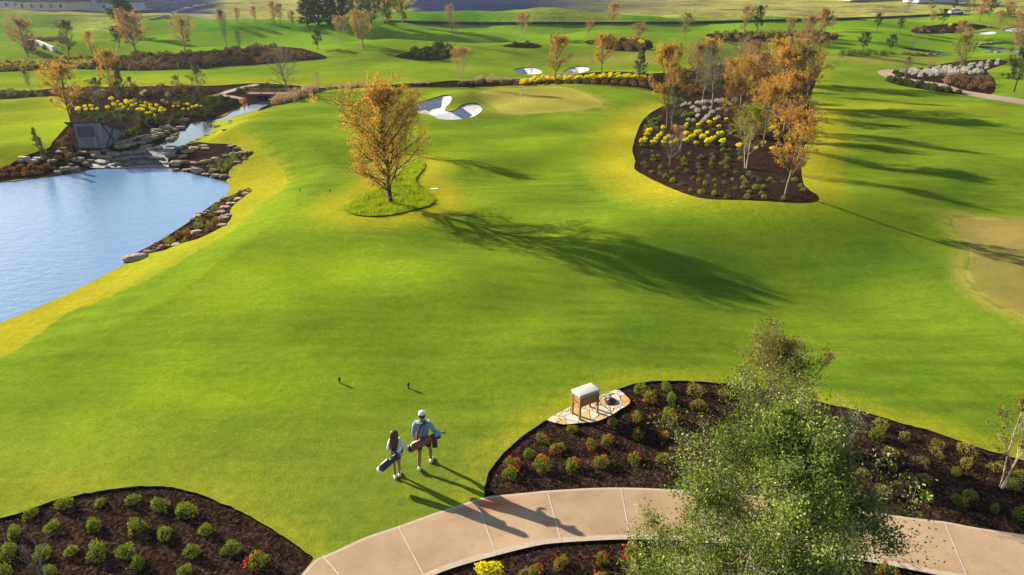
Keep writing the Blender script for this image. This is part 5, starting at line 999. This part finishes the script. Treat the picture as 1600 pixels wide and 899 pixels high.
pr = at(953, 628); M_DRAIN = plain('cast_cover', (.045, .028, .03), .5, .4)
dc = thing('ground_urn_cover', 'dark round domed cover on the flagstones beside the cooler stand', 'drain cover', (pr.x, pr.y, pr.z + .02))
solid('rim', lambda bm: lathe(bm, [(.19, 0), (.20, .02), (.17, .045), (.12, .05)], 28), M_DRAIN, dc, True); solid('dome', lambda bm: lathe(bm, [(.115, .046), (.10, .075), (.05, .085), (.045, .10), (.02, .105)], 24), M_DRAIN, dc, True)

# ---- tee markers, flags, small things
M_BLACK = plain('black_paint', (.02, .02, .025), .5, .4)
for u, v, lab, sc_ in [(531, 598.5, 'small dark turned marker on the lawn, left of the nearer pair', 1), (638.5, 607, 'small dark turned marker on the lawn, right of the nearer pair', 1), (469, 300, 'small dark marker near the pond rough, left of the farther pair', 1), (516, 301, 'small dark marker left of the tree mound, right of the farther pair', 1)]:
    p_ = at(u, v); mk = thing('tee_marker', lab, 'marker', p_, 0, 'turned markers on the lawn', 1.0)
    solid('spike', lambda bm: bm_cyl(bm, (0, 0, 0), (0, 0, .09), .022, n=8), M_BLACK, mk); solid('finial', lambda bm: lathe(bm, [(.018, .088), (.042, .11), (.046, .145), (.028, .18), (.008, .23)], 12), M_BLACK, mk, True)
M_WHITE = plain('white_cloth', (.78, .78, .78), .8, .2, .04); M_FLAGW = plain('white_metal', (.7, .7, .68), .4, .4, .05); M_FY = plain('yellow_flag_cloth', (.8, .6, .05), .8, .2, .05)
def flag(u, v, hgt, m_, label):
    p_ = at(u, v); t = thing('flagstick', label, 'flag', p_); solid('pole', lambda bm: bm_cyl(bm, (0, 0, 0), (0, 0, hgt), .012 if hgt < 2 else .03, n=8), M_FLAGW, t)
    def fl_(bm):
        k = 8; w0 = hgt * .17; h0 = hgt * .17
        for j in range(k): 
            x0, x1 = j / k * w0 * .55 + .014, (j + 1) / k * w0 * .55 + .014; y0, y1 = math.sin(j * .9) * .02, math.sin((j + 1) * .9) * .02; dz0, dz1 = -j / k * h0 * .35, -(j + 1) / k * h0 * .35
            bm_box(bm, ((x0 + x1) / 2, (y0 + y1) / 2, hgt - h0 / 2 + dz0), (x1 - x0 + .001, .006, h0))
    solid('flag_cloth', fl_, m_, t); return t
flag(813, 165.5, 1.45, M_WHITE, 'white flag on the pale putting green beyond the tree'); flag(1209, 32, 2.2, M_FY, 'pale yellow flag on the far field above the grove'); flag(1376, 18, 2.2, M_FY, 'yellow flag on the far field at upper right'); flag(1304, 31, 2.0, M_FY, 'small yellow flag at the far dark fence'); flag(755, 165.5, .01 + .9, M_FLAGW, 'thin stake at the right end of the double bunker') if False else None
# rake in the bunker
p_ = at(741, 166); rk = thing('bunker_rake', 'small rake lying at the right end of the white double bunker', 'rake', (p_.x, p_.y, p_.z - .28), .8)
solid('handle', lambda bm: bm_cyl(bm, (0, 0, .03), (1.2, 0, .05), .015, n=8), M_OAKW, rk); solid('rake_head', lambda bm: [bm_box(bm, (0, 0, .05), (.05, .6, .03))] + [bm_box(bm, (0, -.27 + k * .06, .02), (.012, .012, .05)) for k in range(10)], M_DARKMETAL, rk)
for u, v, lab in [(679, 295.5, 'small white plate in the dry turf right of the mound')]:
    p_ = at(u, v); solid('ground_plate', lambda bm: bm_box(bm, (p_.x, p_.y, p_.z + .012), (.42, .22, .03), bev=.01), M_WHITE); prop(bpy.context.scene.objects[-1] if False else COL.objects['ground_plate'], lab, 'plate')

# ---- far fence, wall, houses, car
M_SILT = plain('black_fence_cloth', (.02, .02, .035), .8, .2, .2)
fp = hit([(600, 36.5), (640, 36.5), (700, 38), (760, 38.6), (800, 38.6), (860, 38.4), (920, 38.3), (980, 38), (1040, 38), (1100, 37), (1160, 35.5), (1200, 34.5), (1250, 33.5), (1300, 32), (1340, 31), (1375, 29.5), (1410, 28), (1440, 26.5), (1470, 25), (1503, 23)]); fz = H(fp)
ft = thing('low_dark_fence', 'long low black cloth fence between the slope and the far field', 'fence', (fp[0][0], fp[0][1], fz[0]))
def clth(bm):
    for i in range(len(fp) - 1):
        a_, b_ = fp[i] - fp[0], fp[i + 1] - fp[0]; z0, z1 = fz[i] - fz[0], fz[i + 1] - fz[0]; d_ = nrm(np.array([b_[0] - a_[0], b_[1] - a_[1]])); n_ = np.array([-d_[1], d_[0]]) * .02
        vs = [bm.verts.new((*(x + s_ * n_), z + hz)) for x, z in ((a_, z0), (b_, z1)) for s_ in (-1, 1) for hz in (-.3, .62)]
        for f_ in ((0, 1, 5, 4), (2, 6, 7, 3), (1, 3, 7, 5)): bm.faces.new([vs[k] for k in f_])
solid('fence_cloth', clth, M_SILT, ft)
for i in range(len(fp)): solid('post', lambda bm: bm_box(bm, (fp[i][0] - fp[0][0], fp[i][1] - fp[0][1], fz[i] - fz[0] + .35), (.09, .12, .9)), M_TIMBER, ft)
M_PW = plain('pale_stone_wall', (.55, .50, .44), .8, .2, .15, 3); M_DG = plain('dark_green_paint', (.03, .06, .035), .6, .3)
wp = hit([(44, 69), (60, 70), (72, 75), (85, 81)]); wz = H(wp); wt = thing('pale_stone_wall', 'low pale stone wall running down the far left slope', 'wall', (wp[0][0], wp[0][1], wz[0]))
def wl(bm):
    for i in range(3):
        a_, b_ = Vector((*(wp[i] - wp[0]), wz[i] - wz[0] + .35)), Vector((*(wp[i + 1] - wp[0]), wz[i + 1] - wz[0] + .35)); d_ = b_ - a_; bm_box(bm, (a_ + b_) / 2, (d_.length + .05, .5, .9), d_.to_track_quat('X', 'Z').to_matrix(), .03)
solid('wall_body', wl, M_PW, wt)
p_ = at(48, 80); gb = thing('green_utility_box', 'dark green utility box in front of the pale stone wall', 'utility box', p_); solid('cabinet', lambda bm: bm_box(bm, (0, 0, .9), (1.6, 1.0, 1.8), bev=.03), M_DG, gb); solid('lid', lambda bm: bm_box(bm, (0, 0, 1.86), (1.8, 1.2, .1), bev=.02), M_DG, gb); solid('plinth', lambda bm: bm_box(bm, (0, 0, .02), (1.9, 1.3, .12)), M_PW, gb)
M_HW = plain('house_render', (.40, .41, .43), .8, .2, .08, 1); M_HR = plain('house_roof_slate', (.045, .055, .08), .8, .2, .25, 1); M_GL = plain('window_glass', (.03, .04, .06), .1, .6); M_HW2 = plain('house_render_tan', (.42, .36, .30), .8, .2, .1, 1)
def house(u, v, wd, dp, ht, rf, rz, label, wallm=M_HW, gable=True):
    p_ = at(u, v); h = thing('house', label, 'house', (p_.x, p_.y, p_.z - .2), rz); solid('wall', lambda bm: bm_box(bm, (0, 0, ht / 2), (wd, dp, ht)), wallm, h)
    def roof(bm):
        ov = .5; hx, hy = wd / 2 + ov, dp / 2 + ov; v_ = [bm.verts.new(c) for c in ((-hx, -hy, ht), (hx, -hy, ht), (hx, hy, ht), (-hx, hy, ht), (-hx + dp * .42, 0, ht + rf), (hx - dp * .42, 0, ht + rf))]
        for f_ in ((0, 1, 5, 4), (2, 3, 4, 5), (1, 2, 5), (3, 0, 4), (3, 2, 1, 0)): bm.faces.new([v_[k] for k in f_])
    r_ = solid('roof', roof, M_HR, h); solid('chimney', lambda bm: bm_box(bm, (wd * .2, 0, ht + rf), (.9, .9, 1.6)), wallm, r_)
    nw = max(3, int(wd / 4))
    for k in range(nw):
        x = -wd / 2 + wd * (k + .5) / nw; f_ = solid('window', lambda bm: bm_box(bm, (x, -dp / 2 - .03, ht * .55), (1.5, .08, 1.5)), M_HW, h); solid('pane', lambda bm: bm_box(bm, (x, -dp / 2 - .08, ht * .55), (1.2, .04, 1.25)), M_GL, f_)
    if gable:
        def gb_(bm):
            x0 = wd * .05; y0 = -dp / 2 - 1.5; gw = 3.2; gh = rf * .8
            for yy in (0,):
                a_ = [bm.verts.new(c) for c in ((x0 - gw, y0, 0), (x0 + gw, y0, 0), (x0 + gw, y0, ht), (x0, y0, ht + gh), (x0 - gw, y0, ht))]; b_ = [bm.verts.new((v.co.x, 0, v.co.z)) for v in a_]
            bm.faces.new(a_); bm.faces.new(b_[::-1])
            for i in range(5): bm.faces.new((a_[i], b_[i], b_[(i + 1) % 5], a_[(i + 1) % 5]))
        solid('gable', gb_, wallm, h)
        def gr(bm):
            x0 = wd * .05; y0 = -dp / 2 - 1.9; gw = 3.7; gh = rf * .8
            for s_ in (-1, 1):
                a_ = [bm.verts.new(c) for c in ((x0 + s_ * gw, y0, ht - .2), (x0, y0, ht + gh + .15), (x0, 0, ht + gh + .15), (x0 + s_ * gw, 0, ht - .2))]; b_ = [bm.verts.new(v.co + Vector((0, 0, .2))) for v in a_]
                bm.faces.new(a_); bm.faces.new(b_[::-1])
                for i in range(4): bm.faces.new((a_[i], b_[i], b_[(i + 1) % 4], a_[(i + 1) % 4]))
        solid('gable_roof', gr, M_HR, h)
    return h
house(152, 16, 34, 12, 3.2, 5.2, 0, 'long far house with dark roof and white gable, top left', M_HW)
house(118, 15, 14, 10, 3.2, 5, .2, 'small dark roofed far house left of the long one', M_HW, False)
house(82, 15, 20, 11, 3, 4.6, -.1, 'dark roofed far house second from the top left corner', M_HW2, False)
house(48, 14, 22, 11, 3, 4.6, .15, 'tan far house with dark roof near the top left corner', M_HW2, False)
house(12, 12, 22, 11, 3, 5.0, -.1, 'dark roofed far house at the top left corner', M_HW, False)
house(1462, 3, 26, 12, 5, 3.0, .1, 'white far building at the top edge behind grey green trees', M_HW, False)
house(1350, 0, 22, 12, 4, 4.0, .1, 'far building at the top edge left of the grey green trees', M_HW2, False)
M_CARP = plain('white_car_paint', (.75, .76, .78), .25, .6, .03); M_TYRE = plain('tyre_rubber', (.02, .02, .02), .9, .2); M_RIM = plain('rim_metal', (.4, .4, .42), .3, .5)
p_ = at(1493, 22.5); car = thing('parked_car', 'white parked car beside a dark tree at top right', 'car', p_, .1)
def body(bm):
    pr_ = [(-2.2, .35), (-2.25, .75), (-2.0, .95), (-1.2, 1.0), (1.1, .98), (2.0, .85), (2.2, .6), (2.2, .35)]; A_ = [bm.verts.new((x, -.85, z)) for x, z in pr_]; B_ = [bm.verts.new((x, .85, z)) for x, z in pr_]; bm.faces.new(A_); bm.faces.new(B_[::-1])
    for i in range(8): bm.faces.new((A_[i], B_[i], B_[(i + 1) % 8], A_[(i + 1) % 8]))
solid('body', body, M_CARP, car)
def cabin(bm):
    pr_ = [(-1.7, .985), (-1.2, 1.45), (.4, 1.45), (1.1, .985)]; A_ = [bm.verts.new((x, -.75 + .08 * (z > 1.2), z)) for x, z in pr_]; B_ = [bm.verts.new((x, .75 - .08 * (z > 1.2), z)) for x, z in pr_]; bm.faces.new(A_); bm.faces.new(B_[::-1])
    for i in range(4): bm.faces.new((A_[i], B_[i], B_[(i + 1) % 4], A_[(i + 1) % 4]))
solid('window', cabin, M_GL, car); solid('roof', lambda bm: bm_box(bm, (-.4, 0, 1.475), (1.6, 1.36, .05), bev=.02), M_CARP, car)
for x_ in (-1.4, 1.35):
    for y_ in (-.8, .8): wh = solid('wheel', lambda bm: bm_cyl(bm, (x_, y_ - .1, .33), (x_, y_ + .1, .33), .33, n=20), M_TYRE, car); solid('rim', lambda bm: bm_cyl(bm, (x_, y_ - .11, .33), (x_, y_ + .11, .33), .19, n=16), M_RIM, wh)
for y_ in (-.6, .6): solid('headlight', lambda bm: bm_box(bm, (2.19, y_, .68), (.06, .3, .14), bev=.01), M_FLAGW, car)

# ---- people
M_SKIN = plain('skin', (.30, .15, .09), .6, .3, .06, 20); M_SKIN2 = plain('skin_light', (.36, .20, .13), .6, .3, .06, 20)
M_SHIRT = plain('blue_grey_shirt', (.21, .29, .38), .85, .15, .10, 14, .3); M_SHORT = plain('dark_shorts', (.025, .022, .028), .85, .15, .15); M_SHOE = plain('white_shoes', (.80, .80, .82), .5, .4, .04); M_SOLE = plain('shoe_soles', (.6, .6, .6), .6, .3, .05)
M_CAP = plain('white_cap', (.78, .79, .82), .7, .2, .04); M_HAIR = mat('brown_hair', .45, .4); n = N(M_HAIR); f = n.noise(1, n.coord((40, 40, 4)), 4, .7); n.col(n.ramp(f, [(.3, (.025, .010, .006)), (.7, (.10, .04, .02))])); n.bump(f, .8, .01)
M_TOP = plain('pale_lilac_top', (.62, .62, .72), .85, .15, .06); M_VEST = plain('black_vest', (.02, .02, .03), .8, .2, .1); M_BAG1 = plain('red_brown_leather', (.17, .055, .04), .45, .4, .2, 10); M_BAG2 = plain('navy_black_bag', (.018, .024, .045), .5, .4, .15); M_STRAP = plain('strap_webbing', (.07, .035, .035), .8, .2); M_BLUE = plain('blue_headcover', (.12, .32, .62), .7, .2, .1); M_ORNG = plain('pale_orange_patch', (.75, .35, .18), .7, .2, .1); M_CLUB = plain('club_metal', (.45, .46, .48), .25, .6, .05)
def skin(name, nodes, edges, m_, parent, sub=2):
    me = bpy.data.meshes.new(name); me.from_pydata([Vector(n_[0]) for n_ in nodes], edges, []); o = link(name, me, m_, parent)
    sk = o.modifiers.new('skin', 'SKIN'); sk.use_smooth_shade = True
    for i, n_ in enumerate(nodes):
        r_ = n_[1]; me.skin_vertices[0].data[i].radius = r_ if hasattr(r_, '__len__') else (r_, r_)
    me.skin_vertices[0].data[0].use_root = True
    sb = o.modifiers.new('sub', 'SUBSURF'); sb.levels = sub; sb.render_levels = sub
    dg = bpy.context.evaluated_depsgraph_get(); dg.update(); me2 = bpy.data.meshes.new_from_object(o.evaluated_get(dg)); o.modifiers.clear(); o.data = me2
    if len(me2.materials) == 0: me2.materials.append(m_)
    me2.name = name; return o
def hand(nodes, edges, wrist, hd, side, curl=.5, sc=1.0):
    """palm and five fingers continuing from the wrist vertex; hd = hand direction, side = thumb side"""
    hd = Vector(hd).normalized(); sd_ = Vector(side).normalized(); pn = hd.cross(sd_).normalized(); w0 = Vector(nodes[wrist][0])
    palm = w0 + hd * .05 * sc; nodes.append((palm, (.030 * sc, .018 * sc))); ip = len(nodes) - 1; edges.append((wrist, ip)); p2 = w0 + hd * .085 * sc; nodes.append((p2, (.034 * sc, .014 * sc))); ip2 = len(nodes) - 1; edges.append((ip, ip2))
    for k, (off, ln) in enumerate(((.030, .070), (.010, .080), (-.010, .074), (-.030, .058))):
        prev = ip2; b_ = p2 + sd_ * off * sc; d_ = hd
        for j in range(3):
            b_ = b_ + d_ * ln / 3 * sc; d_ = (d_ + pn * curl * .5).normalized(); nodes.append((b_.copy(), .0085 * sc)); edges.append((prev, len(nodes) - 1)); prev = len(nodes) - 1
    b_ = palm + sd_ * .03 * sc; nodes.append((b_.copy(), .012 * sc)); edges.append((ip, len(nodes) - 1)); nodes.append((b_ + (sd_ + hd * 1.2).normalized() * .035 * sc, .010 * sc)); edges.append((len(nodes) - 2, len(nodes) - 1)); nodes.append((b_ + (sd_ * .6 + hd * 1.5).normalized() * .062 * sc, .0085 * sc)); edges.append((len(nodes) - 2, len(nodes) - 1))
def shoe(parent, x, y, rz, pitch=0, s=1.0):
    M_ = Matrix.Translation((x, y, .045 if not pitch else .075)) @ Matrix.Rotation(rz, 4, 'Z') @ Matrix.Rotation(pitch, 4, 'X') @ Matrix.Scale(s, 4)
    def up_(bm):
        prof_ = [(-.10, .034, .085), (-.05, .040, .10), (0, .042, .082), (.06, .047, .055), (.12, .048, .045), (.16, .036, .032), (.175, .015, .02)]; rings = []
        for y_, w_, h_ in prof_: rings.append([bm.verts.new(M_ @ Vector((w_ * math.cos(a_), y_, -.03 + max(0, math.sin(a_)) * h_ - (.0 if math.sin(a_) >= 0 else .008)))) for a_ in [k / 12 * 6.2832 for k in range(12)]])
        for a_, b_ in zip(rings, rings[1:]):
            for k in range(12): bm.faces.new((a_[k], a_[(k + 1) % 12], b_[(k + 1) % 12], b_[k]))
        bm.faces.new(rings[0][::-1]); bm.faces.new(rings[-1])
    sh = solid('shoe', up_, M_SHOE, parent, True)
def golf_bag(label, P, Qv, rad, m_, loc, rz, accents, strap_pts, pouch=None, covers=()):
    P, Qv = Vector(P), Vector(Qv); ax = (Qv - P); Ln = ax.length; t = thing('golf_bag', label, 'golf bag', loc, rz); rot = ax.to_track_quat('Z', 'Y').to_matrix().to_4x4(); M_ = Matrix.Translation(P) @ rot
    def tr(fn):
        def g_(bm): fn(bm); bmesh.ops.transform(bm, matrix=M_, verts=bm.verts)
        return g_
    solid('bag_body', tr(lambda bm: lathe(bm, [(rad * .82, 0), (rad * .95, .03), (rad * .92, Ln * .3), (rad * .80, Ln * .7), (rad * .92, Ln * .93), (rad * .95, Ln)], 20)), m_, t, True)
    solid('base_cap', tr(lambda bm: lathe(bm, [(rad * .9, -.03), (rad * 1.0, -.01), (rad * 1.0, .045), (rad * .93, .05)], 20)), accents[0], t, True)
    solid('collar', tr(lambda bm: lathe(bm, [(rad * .97, Ln - .04), (rad * 1.03, Ln - .02), (rad * 1.03, Ln + .02), (rad * .9, Ln + .025)], 20)), accents[1], t, True)
    solid('side_pocket', tr(lambda bm: bm_box(bm, (0, rad * .85, Ln * .38), (rad * 1.1, rad * .7, Ln * .5), bev=.03)), m_, t, True); solid('small_pocket', tr(lambda bm: bm_box(bm, (rad * .75, rad * .35, Ln * .30), (rad * .6, rad * .8, Ln * .32), bev=.025)), accents[2], t, True)
    g3 = random.Random(4)
    for k in range(6):
        a_ = k * 1.05; cx, cy = math.cos(a_) * rad * .5, math.sin(a_) * rad * .5; l2 = g3.uniform(.10, .17)
        cb = solid('club', tr(lambda bm: bm_cyl(bm, (cx, cy, Ln * .8), (cx * 1.3, cy * 1.3, Ln + l2), .006, n=6)), M_CLUB, t)
        if k < len(covers): solid('headcover', tr(lambda bm: bm_sph(bm, (cx * 1.4, cy * 1.4, Ln + l2 + .02), (.042, .042, .075))), covers[k], cb, True)
        else: solid('club_head', tr(lambda bm: bm_box(bm, (cx * 1.3 + .02, cy * 1.3, Ln + l2), (.075, .022, .04), bev=.005)), M_CLUB, cb)
    for i, spt in enumerate(strap_pts):
        nodes = [(Vector(p_), (.028, .010)) for p_ in spt]; skin('strap', nodes, [(k, k + 1) for k in range(len(nodes) - 1)], M_STRAP, t, 1)
    if pouch is not None: solid('pouch', lambda bm: (bm_box(bm, pouch, (.14, .07, .17), bev=.02), bm_box(bm, Vector(pouch) + Vector((0, 0, .11)), (.02, .02, .10))), M_BLACK, t, True)
    return t
# man
lf = at(655, 736); O = Vector((lf.x + .12, lf.y + .17, lf.z))
man = thing('person', 'person in blue grey shirt and white cap carrying a red brown golf bag', 'person', O, 0)
def bodyfig(parent, m_, k, legs, armL, armR, lean=.04, slim=1.0, headturn=0.0):
    """k scales a 1.8 m figure"""
    S_ = lambda x, y, z: Vector((x * k, y * k, z * k)); nd = [(S_(0, 0, .96), (.135 * k * slim, .105 * k)), (S_(0, lean * .4, 1.12), (.115 * k * slim, .095 * k)), (S_(0, lean * .9, 1.32), (.145 * k * slim, .105 * k)), (S_(0, lean * 1.2, 1.44), (.12 * k * slim, .08 * k)), (S_(0, lean * 1.5, 1.53), .052 * k), (S_(0, lean * 2.0 + .01, 1.62), (.074 * k, .088 * k)), (S_(0, lean * 2.1 + .005, 1.70), (.078 * k, .094 * k)), (S_(0, lean * 2.1, 1.765), (.055 * k, .065 * k))]
    ed = [(0, 1), (1, 2), (2, 3), (3, 4), (4, 5), (5, 6), (6, 7)]
    hy = lean * 2 + .01
    nd.append((S_(headturn * .03, hy + .105, 1.635), .016 * k)); ed.append((5, len(nd) - 1))                       # nose
    for s_ in (-1, 1): nd.append((S_(s_ * .086, hy - .005, 1.65), .014 * k)); ed.append((5, len(nd) - 1))             # ears
    for sgn, arm in ((-1, armL), (1, armR)):
        a0 = len(nd); sh, el, wr, hdir, thumb = arm; nd.append((S_(*sh), .055 * k)); ed.append((3, a0)); mid = (Vector(sh) + Vector(el)) / 2
        nd.append((S_(*mid), .046 * k)); nd.append((S_(*el), .038 * k)); nd.append((S_(*((Vector(el) * .6 + Vector(wr) * .4))), .036 * k)); nd.append((S_(*wr), .024 * k)); ed += [(a0, a0 + 1), (a0 + 1, a0 + 2), (a0 + 2, a0 + 3), (a0 + 3, a0 + 4)]
        hand(nd, ed, a0 + 4, hdir, thumb, .6, k)
    for hip, kn, an in legs:
        a0 = len(nd); nd.append((S_(*hip), .085 * k * slim)); ed.append((0, a0)); m1 = Vector(hip).lerp(Vector(kn), .5); m2 = Vector(kn).lerp(Vector(an), .35) + Vector((0, -.015, 0))
        nd += [(S_(*m1), .075 * k * slim), (S_(*kn), .052 * k), (S_(*m2), .055 * k * slim), (S_(*an), .034 * k)]; ed += [(a0 + i, a0 + i + 1) for i in range(4)]
        nd.append((S_(an[0], an[1] + .09, an[2] - .055), .03 * k)); ed.append((a0 + 4, a0 + 5))
    return skin('body', nd, ed, m_, parent)
LG = [((-.09, 0, .90), (-.11, -.02, .49), (-.12, -.17, .10)), ((.09, 0, .90), (.14, .20, .51), (.155, .235, .09))]
AL = ((-.185, .045, 1.42), (-.235, -.02, 1.14), (-.225, .08, .90), (0, .25, -1), (.6, .9, .2)); AR = ((.185, .045, 1.42), (.33, -.05, 1.22), (.46, .02, 1.12), (1, .35, -.1), (.2, .5, 1))
bodyfig(man, M_SKIN, 1.0, LG, AL, AR, .05, 1.12)
def sleeve(parent, arm, m_, k, upto=.8, r0=.072, r1=.048):
    sh, el, wr = [Vector(a_) * k for a_ in arm[:3]]; c0 = Vector((sh.x * .35, sh.y, sh.z - .02 * k)); e_ = el.lerp(wr, upto)
    return [(c0, .09 * k), (sh, r0 * k), (sh.lerp(el, .5), r0 * .9 * k), (el, r1 * 1.15 * k), (e_, r1 * k)]
def shirt(parent, m_, k, arms, lean, slim=1.0, hem=.93, upto=.85, name='shirt'):
    S_ = lambda x, y, z: Vector((x * k, y * k, z * k)); nd = [(S_(0, lean * .9, 1.32), (.162 * k * slim, .125 * k)), (S_(0, lean * 1.15, 1.44), (.13 * k * slim, .10 * k)), (S_(0, lean * 1.3, 1.50), (.066 * k, .066 * k)), (S_(0, lean * .4, 1.12), (.145 * k * slim, .125 * k)), (S_(0, 0, hem), (.160 * k * slim, .135 * k))]; ed = [(0, 1), (1, 2), (0, 3), (3, 4)]
    for arm in arms:
        s_ = sleeve(parent, arm, m_, k, upto); a0 = len(nd); nd += s_[1:]; ed += [(1, a0)] + [(a0 + i, a0 + i + 1) for i in range(3)]
    return skin(name, nd, ed, m_, parent)
def shorts(parent, m_, k, legs, slim=1.0, ln=.8):
    nd = [(Vector((0, 0, .97 * k)), (.145 * k * slim, .12 * k)), (Vector((0, 0, .90 * k)), (.15 * k * slim, .13 * k))]; ed = [(0, 1)]
    for hip, kn, an in legs:
        a0 = len(nd); h_, k_ = Vector(hip) * k, Vector(kn) * k; nd += [(h_.lerp(k_, .12), .1 * k * slim), (h_.lerp(k_, ln), .088 * k * slim)]; ed += [(1, a0), (a0, a0 + 1)]
    return skin('shorts', nd, ed, m_, parent)
shirt(man, M_SHIRT, 1.0, (AL, AR), .05, 1.12); shorts(man, M_SHORT, 1.0, LG)
shoe(man, -.12, -.17, .05, -.45); shoe(man, .155, .235, -.1)
cap = solid('cap', lambda bm: (lathe(bm, [(.086, 0), (.092, .02), (.088, .06), (.07, .09), (.035, .105), (.01, .109)], 20, (0, .11, 1.665)), bm_box(bm, (0, .225, 1.672), (.14, .11, .015), Matrix.Rotation(-.15, 3, 'X'), .006), bm_sph(bm, (0, .11, 1.79), (.01, .01, .008), 8)), M_CAP, man, True)
solid('hair', lambda bm: lathe(bm, [(.06, -.075), (.086, -.05), (.094, 0), (.095, .03)], 20, (0, .098, 1.65)), M_HAIR, man, True)
golf_bag('red brown leather golf bag slung across the back of the person in the cap', (-.30, -.22, .80), (.33, -.20, 1.13), .115, M_BAG1, O, 0, (M_BLACK, M_STRAP, M_ORNG), [[(-.12, -.22, .98), (-.10, -.17, 1.22), (-.02, -.11, 1.42), (.08, -.01, 1.505), (.14, .10, 1.45)], [(-.12, -.24, .98), (-.02, -.25, 1.10), (.06, -.16, 1.35), (.12, -.02, 1.50)]], pouch=(.34, -.24, .93), covers=(M_BLUE, M_BLUE, M_BLUE, M_BLACK))
# woman
wf = at(621, 746); O2 = Vector((wf.x - .0, wf.y + .02, wf.z)); kw_ = .90
wom = thing('person', 'person with long brown hair, pale top and black shorts carrying a dark golf bag', 'person', O2, .12)
LG2 = [((-.08, 0, .90), (-.075, .03, .49), (-.07, -.05, .09)), ((.08, 0, .90), (.075, .03, .49), (.06, .06, .09))]
AL2 = ((-.155, .04, 1.41), (-.21, -.02, 1.15), (-.20, .12, .98), (.2, 1, -.4), (.5, .2, 1)); AR2 = ((.155, .04, 1.41), (.27, -.02, 1.16), (.38, .10, .98), (.4, .4, -1), (.1, .9, .3))
bodyfig(wom, M_SKIN2, kw_, LG2, AL2, AR2, .04, 1.05); shirt(wom, M_TOP, kw_, (AL2, AR2), .04, .98, hem=1.0); shorts(wom, M_SHORT, kw_, LG2, 1.08, .34)
skin('vest', [(Vector((0, .02, 1.14)) * kw_, (.128 * kw_, .13 * kw_)), (Vector((0, .036, 1.32)) * kw_, (.146 * kw_, .134 * kw_)), (Vector((0, .045, 1.45)) * kw_, (.10 * kw_, .1 * kw_))], [(0, 1), (1, 2)], M_VEST, wom)
shoe(wom, -.07 * kw_, -.05 * kw_, .1, 0, .9); shoe(wom, .06 * kw_, .06 * kw_, -.1, 0, .9)
hn = [(Vector((0, .085, 1.80)) * kw_, (.10 * kw_, .09 * kw_)), (Vector((0, .075, 1.72)) * kw_, (.135 * kw_, .125 * kw_)), (Vector((0, .045, 1.64)) * kw_, (.14 * kw_, .12 * kw_)), (Vector((-.01, -.03, 1.50)) * kw_, (.15 * kw_, .08 * kw_)), (Vector((-.03, -.085, 1.34)) * kw_, (.155 * kw_, .065 * kw_)), (Vector((-.05, -.11, 1.19)) * kw_, (.12 * kw_, .055 * kw_)), (Vector((-.03, -.10, 1.08)) * kw_, (.04 * kw_, .025 * kw_))]
skin('hair', hn, [(i, i + 1) for i in range(6)], M_HAIR, wom)
golf_bag('dark navy golf bag slung behind the long haired person', (-.45, -.20, .46), (.07, -.20, .93), .108, M_BAG2, O2, .12, (M_WHITE, M_BLACK, M_BAG2), [[(-.15, -.20, .75), (-.10, -.20, 1.05), (-.06, -.10, 1.28), (.06, .02, 1.36), (.12, .10, 1.28)]], covers=(M_BLACK, M_WHITE))

for o_ in COL.objects:
    if o_.type == 'EMPTY' and o_.name.startswith(('person', 'golf_bag')):
        k_ = .95 if (o_.location - O).length < .01 else .87; o_.scale = (k_ * 1.04, k_, k_)
# ---- haze
hz = bpy.data.meshes.new('haze'); bm = bmesh.new(); bm_box(bm, (0, 900, 45), (4400, 2200, 105)); bm.to_mesh(hz); bm.free()
mh = bpy.data.materials.new('haze_air'); mh.use_nodes = True; mh.node_tree.nodes.clear(); pv = mh.node_tree.nodes.new('ShaderNodeVolumePrincipled'); pv.inputs['Density'].default_value = 0.00013; pv.inputs['Color'].default_value = (.80, .87, 1, 1); pv.inputs['Anisotropy'].default_value = .3
oo = mh.node_tree.nodes.new('ShaderNodeOutputMaterial'); mh.node_tree.links.new(pv.outputs[0], oo.inputs['Volume']); hz.materials.append(mh); HZ = bpy.data.objects.new('haze', hz); COL.objects.link(HZ); prop(HZ, 'thin pale blue haze over the whole course', 'haze', None, 'stuff')
